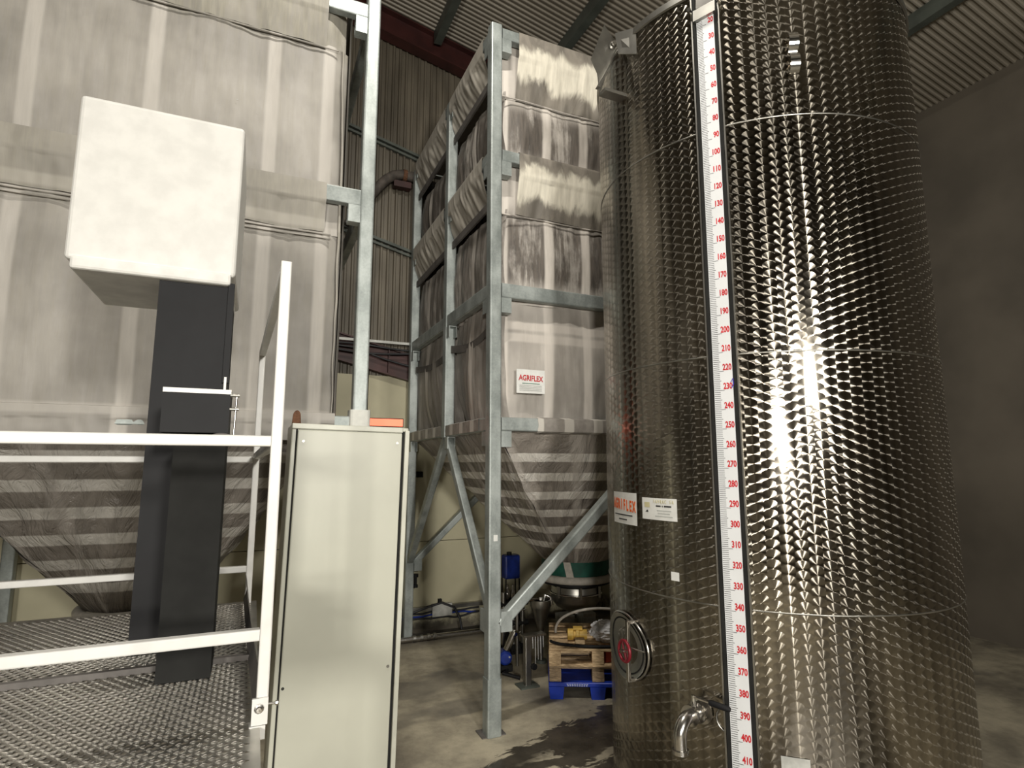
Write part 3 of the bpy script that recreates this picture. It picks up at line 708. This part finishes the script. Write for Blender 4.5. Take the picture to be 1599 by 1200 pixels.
MB().tube([tp(TA + 8 + 3.5 * math.cos(i * .35), tz - .01 + .06 * math.sin(i * .35), .005) for i in range(18)], .004, 6, closed=True).build('weld_ring', 'stainless_dull', tap, 60)
# --- stickers: curved with the shell
def curved(da, db, za, zb, dr, name, mat, parent, nu=16):
    def f(u, v): return tp(da + (db - da) * u, za + (zb - za) * v, dr)
    m = MB().grid(f, nu, 2); return m.build(name, mat, parent, 60)
s1 = curved(163.6, 180.5, 1.60, 1.783, .004, 'maker_sticker', 'paper', tk); s1['label'] = 'white sticker with orange lettering'
n, t = tfr(172)
for i, c_ in enumerate('AGRIFLEX'):
    a_ = 165.0 + i * 2.0; nn_, tt_ = tfr(a_); text(c_, .085, 'ink_orange', 'letter', s1, tp(a_, 1.715 - .002 * i, .006), tt_, UP, squeeze=.50, bold=.003)
for k, (a_, b_) in enumerate(((165, 178), (168.5, 174.5))): curved(a_, b_, 1.648 - k * .026, 1.655 - k * .026, .0055, 'text_line', 'ink_black', s1)
s2 = curved(183.4, 197.6, 1.647, 1.764, .004, 'plate_sticker', 'paper', tk); s2['label'] = 'white sticker with small print and pale logo'
for i, c_ in enumerate('FAVRAC SA'):
    a_ = 189.0 + i * .9; nn_, tt_ = tfr(a_); text(c_, .026, 'ink_gold', 'letter', s2, tp(a_, 1.745, .006), tt_, UP, squeeze=.62)
for a_, b_ in ((189.6, 191.6), (192.0, 192.4), (192.8, 195.6)): curved(a_, b_, 1.718, 1.726, .0055, 'text_line', 'ink_black', s2)
for k, (a_, b_) in enumerate(((190, 195.5), (190.3, 195), (189.2, 196))): curved(a_, b_, 1.695 - k * .015, 1.700 - k * .015, .0055, 'text_line', 'ink_grey', s2)
curved(184.6, 187.0, 1.712, 1.74, .0055, 'logo_patch', 'ink_gold', s2)
MB().add([tp(185, 1.686, .006), tp(186.4, 1.686, .006), tp(186, 1.70, .006)], [(0, 1, 2)]).build('logo_wedge', 'ink_black', s2)
curved(194.6, 197.5, 1.343, 1.387, .004, 'small_blank_sticker', 'paper', tk)
curved(223.5, 230.5, .44, .624, .004, 'grey_notice', 'card', tk)
# --- folded bracket at the rim, top left  (vertical plane through the axis)
YB = 2.77
br = thing('rim_bracket', 'grey folded steel bracket with bolt clamped to the tank rim', 'bracket', (TCX - TR, YB, 4.5))
pl = [(1.905, 4.745), (1.985, 4.66), (2.015, 4.645), (1.96, 4.55), (1.86, 4.25), (1.845, 4.39), (1.80, 4.475)]
MB().prism([(x_, YB + .05, z_) for x_, z_ in pl], (0, .006, 0)).build('bracket_plate', 'stainless_dull', br)
MB().prism([(1.985, YB + .05, 4.57), (1.995, YB + .05, 4.60), (1.845, YB + .05, 4.275), (1.825, YB + .05, 4.275)], (0, -.03, 0)).build('bracket_flange', 'stainless_dull', br)
MB().prism([(1.95, YB + .0, 4.665), (2.022, YB - .12, 4.64), (2.022, YB - .12, 4.46), (1.97, YB + .0, 4.53)], (.004, .006, 0)).build('mounting_arm', 'stainless_dull', br)
MB().lathe([(.001, .03), (.014, .03), (.016, .018), (.024, .016), (.024, 0), (.001, 0)], (1.955, YB + .03, 4.60), (-.3, -1, 0), 12).build('bolt', 'chrome', br, 40)
MB().box((1.86, YB - .01, 4.24), (2.02, YB + .06, 4.262)).build('bracket_foot', 'stainless_dull', br)
# tank stand-off: dark pipe running down behind the tank edge (upper left)
# ================================================================== CONTROL CABINET
cb = thing('control_cabinet', 'tall beige grey electrical cabinet standing between guardrail and silo post', 'cabinet', (.43, 3.32, 0), (0, R(1.1), 0))
def cbx(a, b, name, mat, parent=cb, bev=.004):
    o = MB().box(a, b).build(name, mat); o.parent = parent
    if bev:
        md = o.modifiers.new('bevel', 'BEVEL'); md.width = bev; md.segments = 2; md.limit_method = 'ANGLE'
    return o
cbx((-.29, -.17, 0), (.29, .19, .10), 'plinth', 'gap'); cbx((-.30, -.195, .10), (.30, .20, 2.15), 'body', 'cabinet', bev=.006)
dr_ = cbx((-.272, -.214, .13), (.262, -.197, 2.118), 'door', 'cabinet', bev=.006)
cbx((.276, -.222, .11), (.300, -.19, 2.135), 'side_flange', 'cabinet_edge'); cbx((.2625, -.203, .12), (.2755, -.1945, 2.13), 'door_gap', 'gap', bev=0)
cbx((-.279, -.203, .12), (-.2725, -.1945, 2.13), 'door_gap', 'gap', bev=0); cbx((-.30, -.212, 2.122), (.265, -.19, 2.15), 'top_lip', 'cabinet_edge')
for (sx, sz, mm) in ((-.243, 2.06, 'stainless_dull'), (.235, 2.065, 'stainless_dull'), (.24, .93, 'stainless_dull'), (-.258, .885, 'gap')):
    o = MB().lathe([(.001, .004), (.007, .004), (.0075, 0), (.004, -.002), (.004, 0)] if mm != 'gap' else [(.001, .001), (.007, .001), (.007, -.002)], (sx, -.214, sz), (0, -1, 0), 12).build('screw', mm, None, 40); o.parent = dr_
o = MB().prism([(-.285 + .035 * math.cos(a_) * .55 + .01, -.10, 2.195 + .030 * math.sin(a_)) for a_ in [math.pi * i / 8 for i in range(9)]] + [(-.305 + .008, -.10, 2.15), (-.26 + .008, -.10, 2.15)], (0, .02, 0)).build('lifting_eye', 'rust'); o.parent = cb
o = MB().box((.0, -.03, 1.55), (.03, -.0, 1.58)).build('tmp', 'gap'); bpy.data.objects.remove(o)

# ================================================================== GUARDRAIL, PLATFORM, MACHINE ON THE LEFT
gr = thing('guardrail', 'white painted square tube guardrail on the left platform', 'guardrail', (.05, 1.6, 1.33))
gxa, tb, gfx = .0525, .0275, .013
def gbar(a, b, name, mat='white_paint', w_=tb, up=(0, 1, 0)): return MB().bar(a, b, w_, w_, up, .004).build(name, mat, gr)
gbar((gxa, 1.614, 1.33), (gxa, 1.614, 2.488), 'upright'); gbar((gfx, 2.965, 1.33), (gfx, 2.965, 2.49), 'upright')
gbar((gxa, 1.63, 2.473), (gfx, 2.95, 2.473), 'top_rail', up=(0, 0, 1)); gbar((gxa, 1.63, 2.005), (gfx, 2.95, 1.985), 'middle_rail', up=(0, 0, 1))
for z in (2.008, 1.535): gbar((-1.25, 1.614, z), (gxa - .014, 1.614, z), 'cross_rail')
for z in (1.97, 1.478): gbar((-1.25, 2.965, z), (gfx - .014, 2.965, z), 'cross_rail')
for yy in (1.614, 2.965): gbar((-1.25, yy, 1.33), (-1.25, yy, 2.02), 'upright')
# curved toe board
MB().grid(lambda u, v: (gfx - .018 + (gxa - gfx) * u + .012 * math.sin(v * 3.1), 2.94 - 1.3 * u, 1.352 + .12 * v - .02 * math.sin(u * 3.1)), 20, 6).build('toe_board', 'toe', gr, 60)
MB().box((.030, 1.592, 1.332), (.066, 1.600, 1.392)).build('fixing_plate', 'white_paint', gr)
MB().lathe([(.001, .014), (.006, .014), (.0065, .006), (.011, .005), (.011, 0), (.001, 0)], (.046, 1.592, 1.37), (0, -1, 0), 10).build('bolt', 'stainless', gr, 40)
MB().tube([(.066, 1.605, 1.373), (.082, 1.603, 1.373), (.083, 1.603, 1.373), (.088, 1.603, 1.373)], [.003, .003, .006, .006], 8).build('locking_pin', 'stainless', gr, 40)
MB().box((.026, 1.59, 1.30), (.062, 1.62, 1.331)).build('foot_angle', 'white_paint', gr)

pt = thing('checker_platform', 'raised metal platform with checker plate top, bottom left', 'platform', (-.6, 2, 0))
MB().box((-1.3, .95, 1.312), (.05, 3.0, 1.328)).build('plate', 'stainless_dull', pt)
m = MB()
for j in range(100):
    for i in range(46):
        cx = -1.28 + i * .0285 + (.01425 if j % 2 else 0); cy = .97 + j * .0200
        if cx > .036: continue
        m.add([(cx - .0125, cy, 1.328), (cx, cy - .0042, 1.328), (cx + .0125, cy, 1.328), (cx, cy + .0042, 1.328), (cx - .005, cy, 1.331), (cx + .005, cy, 1.331)],
              [(0, 1, 5, 4), (1, 2, 5), (2, 3, 4, 5), (3, 0, 4)])
q = m.build('tread_pattern', 'stainless', pt); q['kind'] = 'stuff'
MB().box((-1.3, 2.12, 1.328), (.035, 2.14, 1.345)).build('plate_edge_and_shadow', 'toe', pt)  # dark strip: far plate edge, with its shadow put into the colour
for xx in (-1.27, .01):
    MB().bar((xx, .97, 1.285), (xx, 2.98, 1.285), .05, .05).build('bearer', 'galv', pt)
    for yy in (1.0, 2.95): MB().bar((xx, yy, 0), (xx, yy, 1.26), .05, .05, (0, 1, 0)).build('leg', 'galv', pt)

mc = thing('white_machine', 'white enamelled machine housing above black column, at the left edge', 'machine', (-.6, 2.5, 1.33))
o = MB().box((-.62, 2.30, 2.635), (-.098, 2.85, 3.23)).build('housing', 'white_paint', mc); md = o.modifiers.new('b', 'BEVEL'); md.width = .015; md.segments = 3
o = MB().box((-.60, 2.29, 2.60), (-.112, 2.80, 2.645)).build('lower_rim', 'rim_paint', mc); md = o.modifiers.new('b', 'BEVEL'); md.width = .01; md.segments = 2
MB().box((-.34, 2.32, 1.33), (-.112, 2.75, 2.60)).build('column', 'black', mc)
MB().box((-.118, 2.30, 2.24), (-.098, 2.33, 2.61)).build('edge_strip', 'black', mc); MB().box((-.112, 2.296, 2.21), (-.104, 2.30, 2.26)).build('slide_tip', 'white_paint', mc)
dx = thing('black_box', 'black box with white top edge and small latch, left edge above guardrail', 'box', (-.3, 2.0, 2.0))
MB().box((-.26, 2.0, 2.045), (-.076, 2.15, 2.165)).build('case', 'black', dx); MB().box((-.26, 1.998, 2.166), (-.074, 2.15, 2.18)).build('top_cap', 'white_paint', dx)
m = MB().tube([(-.058, 2.0, 2.165), (-.06, 2.0, 2.04)], .003, 8); m.build('latch_rod', 'stainless', dx, 60)
for z in (2.163, 2.120): MB().tube([(-.076, 2.0, z), (-.05, 2.0, z)], .005, 8).build('latch_pin', 'stainless_dull', dx, 60)
MB().grid(lambda u, v: (-.12 + .07 * u - .008 * math.cos(v * 6.28), 2.0 + .02 * math.sin(v * 6.28), 2.033 + .012 * math.cos(v * 6.28) * math.sin(max(.05, min(.95, u)) * 3.14) ** .5), 12, 16).build('grip_pad', 'toe', dx, 60)
MB().box((-.22, 1.99, 1.332), (-.0795, 2.15, 2.02)).build('pedestal', 'gap', dx)

# ================================================================== BELOW THE SILO: PALLETS AND MACHINERY
PO = Vector((2.367, 4.56, 0)); PR = R(-27)
def pal(name, label, z, off=(0, 0), dr=0.):
    return thing(name, label, 'pallet', (PO.x + off[0], PO.y + off[1], z), (0, 0, PR + dr), 'stacked pallets')
def lbox(parent, a, b, name, mat, bev=.003):
    o = MB().box(a, b).build(name, mat); o.parent = parent
    if bev: md = o.modifiers.new('b', 'BEVEL'); md.width = bev; md.segments = 1; md.limit_method = 'ANGLE'
    return o
bp = pal('plastic_pallet', 'blue plastic pallet at the bottom of the stack, on the floor', 0)
dk = lbox(bp, (0, 0, .102), (.82, .8, .136), 'deck', 'blue', .005)
for i in range(3):
    for j in range(3):
        x_ = i * .345; y_ = j * .335; wd = .13
        o = MB().add([(x_ + .012, y_ + .012, 0), (x_ + wd - .012, y_ + .012, 0), (x_ + wd - .012, y_ + wd - .012, 0), (x_ + .012, y_ + wd - .012, 0), (x_, y_, .102), (x_ + wd, y_, .102), (x_ + wd, y_ + wd, .102), (x_, y_ + wd, .102)],
                     [(0, 3, 2, 1), (4, 5, 6, 7), (0, 1, 5, 4), (1, 2, 6, 5), (2, 3, 7, 6), (3, 0, 4, 7)]).build('foot', 'blue'); o.parent = bp
for k in range(9):
    o = MB().box((.155 + k * .0195, -.0015, .109), (.155 + k * .0195 + .012, .001, .117)).build('printed_mark', 'print_pale'); o.parent = dk
    o = MB().box((.15 + k * .0205, -.0015, .121), (.15 + k * .0205 + .014, .001, .127)).build('printed_mark', 'print_pale'); o.parent = dk
def wood_pallet(label, z, h, mat, dr, off, bottom):
    p_ = pal('wooden_pallet', label, z, off, dr); t = .02; zb = t if bottom else 0
    for k in range(5):
        y_ = .0 + k * .175; lbox(p_, (-.0, y_, h - t), (.82, y_ + .1, h), 'deck_board', mat)
    for i in range(3):
        if bottom: lbox(p_, (0, i * .345, 0), (.82, i * .345 + .1, t), 'bottom_board', mat)
        lbox(p_, (i * .36, .0, h - 2 * t), (i * .36 + .1, .8, h - t - .0005), 'stringer_board', mat) if not bottom else None
        for j in range(3): lbox(p_, (i * .36, j * .345, zb), (i * .36 + .1, j * .345 + .1, h - t - (.0005 if bottom else t)), 'block', mat)
    return p_
wood_pallet('weathered wooden pallet lying directly on the blue plastic pallet', .137, .124, 'wood_dark', R(.5), (.012, .01), False)
wood_pallet('pale wooden pallet, topmost of the pallet stack', .262, .145, 'wood', R(-.6), (.005, .0), True)
PT = .408
def pw(x_, y_, z_=0.): c, s = math.cos(PR), math.sin(PR); return Vector((PO.x + c * x_ - s * y_, PO.y + s * x_ + c * y_, PT + z_))
pc = lambda *a: pw(*a)
ax = (pw(1, 0) - pw(0, 0)).normalized(); ay = (pw(0, 1) - pw(0, 0)).normalized()
yb = thing('yellow_coupling', 'yellow plastic coupling lying on the top pallet', 'coupling', pw(.24, .22))
MB().lathe([(.001, 0), (.042, 0), (.048, .004), (.048, .05), (.038, .055), (.038, .07), (.052, .073), (.052, .10), (.042, .105), (.042, .17), (.001, .17)], pw(.17, .22, .054), ax, 20).build('body', 'yellow', yb, 35)
MB().prism([pw(.22, .19, .098), pw(.30, .19, .098), pw(.30, .25, .098), pw(.22, .25, .098)], (0, 0, .018)).build('cap', 'yellow', yb)
wbk = MB().prism([pw(.23, .05, .0), pw(.31, .045, .0), pw(.31, .115, .0), pw(.23, .12, .0)], (0, 0, .055)).build('wooden_offcut', 'wood'); tag(wbk, 'small pale wooden offcut in front of the yellow coupling', 'wood')
def crump(u, v):
    a_ = 2 * math.pi * u; b_ = math.pi * (v - .5)
    d = Vector((math.cos(a_) * math.cos(b_), math.sin(a_) * math.cos(b_), math.sin(b_)))
    d = Vector((math.copysign(abs(d.x) ** .7, d.x), math.copysign(abs(d.y) ** .7, d.y), d.z))
    r = 1 + .20 * noise.noise(d * 2.3) + .15 * noise.noise(d * 6) + .08 * noise.noise(d * 14)
    p_ = pw(.535, .23, .08); q = ax * d.x * .155 * r + ay * d.y * .095 * r; zz = d.z * .085 * r
    return (p_.x + q.x, p_.y + q.y, max(PT + .001, p_.z + zz))
tag(MB().grid(crump, 64, 36).build('paper_bundle', 'cloth', None, 25), 'crumpled white paper bundle on the top pallet beside the yellow coupling', 'paper')
hp = []
for i in range(60):
    a_ = R(185) + i / 59 * R(170)
    q = pw(.42 + .40 * math.cos(a_), .16 + .155 * math.sin(a_) , .016)
    hp.append(q)
tag(MB().tube(hp, .013, 8).build('hose_loop', 'black', None, 60), 'black hose curving along the front of the top pallet', 'hose')
hp = [pw(.07 + .42 * (1 - math.cos(R(a_))), .42, .012 + .215 * math.sin(R(a_)) ** .8) for a_ in range(0, 181, 5)]
tag(MB().tube(hp, .012, 8).build('grey_hose', 'ring', None, 60), 'pale grey hose arching above the yellow coupling', 'hose')
rp = pw(.50, .06, -.13); tag(MB().box((rp.x - .02, rp.y - .01, rp.z + .008), (rp.x + .03, rp.y + .03, rp.z + .105)).build('red_canister', 'red_cloth'), 'small red object tucked inside the top pallet', 'canister')
# cartons on the floor by the wall
for (x_, y_, a_, b_, c_, mt, lb_) in ((3.42, 6.25, .17, .2, .17, 'card', 'pale carton on the floor behind the pallets, at left'), (3.66, 6.15, .16, .2, .20, 'card', 'pale carton on the floor behind the pallets, nearer the tank'), (3.36, 5.95, .12, .1, .13, 'card_grey', 'small grey printed carton in front of the pale ones')):
    o = thing('carton', lb_, 'box', (x_, y_, 0), (0, 0, R(-6)), 'cartons behind the pallets')
    lbox(o, (0, 0, 0), (a_, b_, c_), 'carton_body', mt); lbox(o, (.0, -.001, c_ - .04), (a_, .0, c_ - .01), 'tape', 'ring', 0)
# steel column with foot
cl = thing('steel_column', 'short galvanised floor stand dripping with pale residue, left of the pallets', 'stand', (2.33, 4.9, 0))
MB().bar((2.33, 4.9, .012), (2.33, 4.9, .42), .06, .06, (0, 1, 0)).build('column', 'stainless_dull', cl); MB().box((2.24, 4.83, 0), (2.42, 4.97, .014)).build('foot_plate', 'green_steel', cl)
MB().lathe([(.001, 0), (.028, 0), (.028, .02), (.014, .022), (.014, .03), (.001, .03)], (2.375, 4.865, .17), (0, -1, 0), 16).build('hand_knob', 'black', cl, 40)
MB().box((2.28, 4.86, .42), (2.50, 4.95, .435)).build('top_plate', 'stainless_dull', cl)
for k in range(5): MB().tube([(2.37 + k * .026, 4.87, .42), (2.372 + k * .026, 4.868, .42 - .10 - .05 * ((k * 7) % 4))], [.004, .002], 6).build('drip', 'cloth', cl, 60)
# dosing cone
CX_, CY_ = 2.72, 5.40
dc = thing('dosing_cone', 'small stainless cone hopper with pipework under the big silo', 'hopper', (CX_, CY_, 0))
MB().lathe([(.09, .60), (.104, .60), (.104, .535), (.098, .525), (.026, .29), (.022, .20), (.022, .03)], (CX_, CY_, 0), n=32).build('cone', 'stainless_dull', dc, 40)
MB().tube([(CX_ - .27, CY_ - .02, .615), (CX_ - .03, CY_ - .02, .61)], .018, 12).build('inlet_pipe', 'stainless', dc, 60); MB().tube([(CX_ + .03, CY_, .57), (CX_ + .05, CY_, .64), (CX_ + .10, CY_ - .02, .62), (CX_ + .115, CY_ - .02, .54)], .018, 12).build('elbow', 'stainless', dc, 60)
MB().lathe([(.001, .001), (.055, .001), (.055, .03), (.001, .03)], (CX_, CY_, 0), n=20).build('outlet_flange', 'green_steel', dc, 40)
MB().tube([(CX_ - .26, CY_ + .0, .61), (CX_ - .26, CY_ + .0, .0)], .014, 10).build('support_pipe', 'stainless_dull', dc, 60)
# pump with blue motor
pu = thing('pump', 'floor pump with blue round motor cover and chrome inlet, behind the main post', 'pump', (2.3, 5.3, 0))
MB().lathe([(.001, .0), (.045, .0), (.062, .012), (.066, .03), (.066, .12), (.05, .125), (.001, .125)], (2.285, 5.28, .125), (.25, 1, 0), 28).build('motor_cover', 'blue_paint', pu, 35)
MB().lathe([(.001, 0), (.009, 0), (.009, .006), (.001, .006)], (2.32, 5.268, .14), (-.25, -1, 0), 10).build('screw', 'chrome', pu, 40)
MB().box((2.24, 5.28, 0), (2.36, 5.46, .06)).build('base', 'gap', pu)
MB().tube([(2.30, 5.30, .20), (2.335, 5.28, .28), (2.36, 5.27, .34)], [.03, .034, .034], 16).build('inlet_stub', 'stainless', pu, 35); MB().tube([(2.36, 5.27, .34), (2.372, 5.265, .37)], .042, 16).build('inlet_clamp', 'chrome', pu, 35)
MB().tube([(2.27, 5.20, .04), (2.2, 5.14, .05), (2.33, 5.05, .02)], .016, 10).build('pedal_hose', 'black', pu, 60)
# dark valve block and pipework behind
vb = thing('valve_manifold', 'dark pipe manifold with valves standing between the brace and the cone hopper', 'manifold', (2.55, 5.75, 0))
for (x_, z0, z1) in ((2.46, 0, .62), (2.58, 0, .56), (2.68, .1, .5)): MB().tube([(x_, 5.75, z0), (x_, 5.75, z1)], .022, 12).build('riser_pipe', 'stainless_dull', vb, 60)
for z in (.30, .50): MB().tube([(2.40, 5.75, z), (2.74, 5.75, z)], .026, 12).build('cross_pipe', 'gap', vb, 60)
for (x_, z) in ((2.46, .42), (2.58, .40), (2.52, .18)):
    MB().lathe([(.001, -.04), (.04, -.04), (.045, -.02), (.045, .02), (.04, .04), (.001, .04)], (x_, 5.72, z), (0, 0, 1), 16).build('valve_body', 'black', vb, 35)
    MB().tube([(x_, 5.70, z), (x_ + .03, 5.64, z + .05), (x_ + .08, 5.62, z + .07)], .007, 8).build('valve_lever', 'stainless', vb, 60)
MB().box((2.42, 5.72, 0), (2.72, 5.80, .10)).build('block', 'gap', vb)
for k in range(3): MB().tube([(2.40 + k * .06, 5.68, .36), (2.42 + k * .07, 5.63, .26 + .03 * k), (2.40 + k * .09, 5.62, .12), (2.44 + k * .1, 5.66, .03)], .008, 8).build('cable', 'cable', vb, 60)
# blue container on stand by the wall
bc = thing('blue_canister', 'dark blue canister on a thin stand by the back wall', 'canister', (2.98, 6.72, 0))
o = MB().box((2.87, 6.64, .56), (3.07, 6.78, .84)).build('can_body', 'blue_paint', bc); md = o.modifiers.new('b', 'BEVEL'); md.width = .02; md.segments = 2
MB().lathe([(.001, .03), (.03, .03), (.03, 0)], (2.95, 6.71, .84), n=16).build('cap', 'black', bc, 40)
for (x_, y_) in ((2.88, 6.65), (3.06, 6.65), (2.88, 6.77), (3.06, 6.77)): MB().tube([(x_, y_, 0), (x_, y_, .56)], .008, 8).build('stand_leg', 'gap', bc, 60)
MB().box((2.87, 6.64, .30), (3.07, 6.78, .312)).build('stand_shelf', 'gap', bc)
for k, x_ in enumerate((2.92, 2.99)): tag(MB().lathe([(.001, 0), (.03, 0), (.032, .01), (.032, .10), (.012, .13), (.012, .16), (.016, .16), (.016, .175), (.001, .175)], (x_, 6.70, .313), n=16).build('steel_bottle', 'stainless', None, 35), 'small steel bottle on the stand under the blue canister, at %s' % ('left' if k == 0 else 'right'), 'bottle', 'steel bottles under the blue canister')

# ================================================================== SERVICES ON THE BACK WALL AND FLOOR
ct = thing('cable_tray', 'pale cable tray with black cables crossing the wall at the low red beam', 'cable tray', (1.2, 6.79, 3.38))
MB().box((-2.2, 6.765, 3.385), (2.2, 6.775, 3.405)).build('tray_edge', 'tray', ct); MB().box((-2.2, 6.765, 3.375), (2.2, 6.805, 3.385)).build('tray_floor', 'tray', ct)
for k in range(3): MB().tube([(-2.2 + i * .2, 6.79 - .004 * k, 3.33 - .035 * k + .02 * math.sin(i * .9 + k) - (.05 * max(0, i - 16) if k == 1 else 0)) for i in range(22)], .013, 8).build('cable', 'cable', ct, 60)
wc = thing('wall_conduit', 'low wall conduit bundle with junction box, left of the main post', 'conduit', (2.0, 6.86, .25))
MB().box((1.2, 6.84, .245), (2.75, 6.895, .29)).build('conduit_rail', 'stainless_dull', wc)
for k in range(3): MB().tube([(1.2 + i * .1, 6.83 - .006 * k, .225 - .03 * k + .03 * nz(i * .4, k * 3)) for i in range(15)], .011, 8).build('cable', ('cable', 'blue_paint', 'cable')[k], wc, 60)
jb = MB().box((2.02, 6.80, .19), (2.24, 6.89, .31)).build('junction_box', 'card', wc); MB().box((2.01, 6.795, .18), (2.25, 6.80, .32)).build('box_lid', 'card', jb)
MB().box((2.10, 6.85, .31), (2.14, 6.89, .36)).build('gland', 'gap', jb)
MB().tube([(1.75, 6.80, .24), (1.95, 6.79, .30), (2.12, 6.785, .335), (2.27, 6.78, .27), (2.34, 6.77, .14), (2.36, 6.76, .02)], .014, 8).build('black_cable', 'cable', wc, 60)
fp = thing('floor_pipe', 'stainless pipe lying on the floor along the back wall', 'pipe', (2, 6.55, 0))
MB().tube([(.8, 6.55, .035), (2.72, 6.55, .035)], .030, 16).build('pipe', 'stainless', fp, 60)
for x_ in (1.72, 1.80, 1.88, 1.95): MB().lathe([(.03, 0), (.037, 0), (.037, .03), (.03, .03)], (x_, 6.55, .037), (1, 0, 0), 18).build('pipe_clamp', 'stainless_dull', fp, 40)
tag(MB().box((1.80, 6.82, 1.79), (1.87, 6.898, 1.86)).build('wall_socket', 'gap'), 'small dark square fitting on the cream wall beside the cabinet', 'socket')
hs_ = [(1.95, 6.84, 5.50), (1.80, 6.84, 5.54), (1.66, 6.84, 5.575), (1.52, 6.84, 5.58), (1.42, 6.84, 5.55), (1.33, 6.84, 5.48), (1.24, 6.84, 5.37), (1.14, 6.84, 5.23), (1.02, 6.84, 5.04), (.88, 6.84, 4.79)]
bh = thing('fill_hose', 'dusty brown hose bending from the stained silo top towards the left silo', 'hose', (1.3, 6.84, 5.3))
MB().tube(hs_, .062, 16).build('hose', 'brown_hose', bh, 60); MB().lathe([(.062, 0), (.075, 0), (.075, .05), (.062, .05)], (1.58, 6.84, 5.575), (-1, 0, .02), 18).build('hose_clamp', 'rust', bh, 40)
MB().box((1.42, 6.82, 5.41), (1.64, 6.92, 5.49)).build('support_bar', 'red_steel', bh)
# glowing red strip between the silos
rl = thing('red_light_bar', 'glowing orange red light bar just above the grey cabinet', 'light', (.95, 5.2, 2.2))
MB().box((.56, 5.195, 2.288), (1.225, 5.215, 2.352)).build('diffuser', 'red_glow', rl); MB().box((.55, 5.215, 2.283), (1.235, 5.25, 2.36)).build('housing', 'gap', rl)
# ceiling battens (above and behind the viewer)
for i, (x_, y_, z_, p_) in enumerate(BATTENS):
    t_ = thing('ceiling_batten', 'ceiling light batten hung from the roof over the alley before the silos', 'light', (x_, y_, z_ + .05))
    MB().box((x_ - .5, y_ - .09, z_ + .02), (x_ + .5, y_ + .09, z_ + .10)).build('housing', 'tray', t_)
    for dx_ in (-.4, .4): MB().tube([(x_ + dx_, y_, z_ + .10), (x_ + dx_, y_, roofz(x_ + dx_) - .02)], .006, 6).build('hanger_wire', 'gap', t_)
for k, (x_, y_, z_) in enumerate(FLOODS):
    t_ = thing('flood_lamp', 'rectangular flood lamp on the rear wall, %s' % ('left one' if k == 0 else 'right one'), 'light', (x_, y_ - .1, z_), group='flood lamps')
    MB().box((x_ - .32, y_ - .12, z_ - .40), (x_ + .32, y_ - .03, z_ + .40)).build('housing', 'green_steel', t_)
    MB().box((x_ - .03, Y0 + .002, z_ - .03), (x_ + .03, y_ - .12, z_ + .03)).build('wall_arm', 'green_steel', t_)
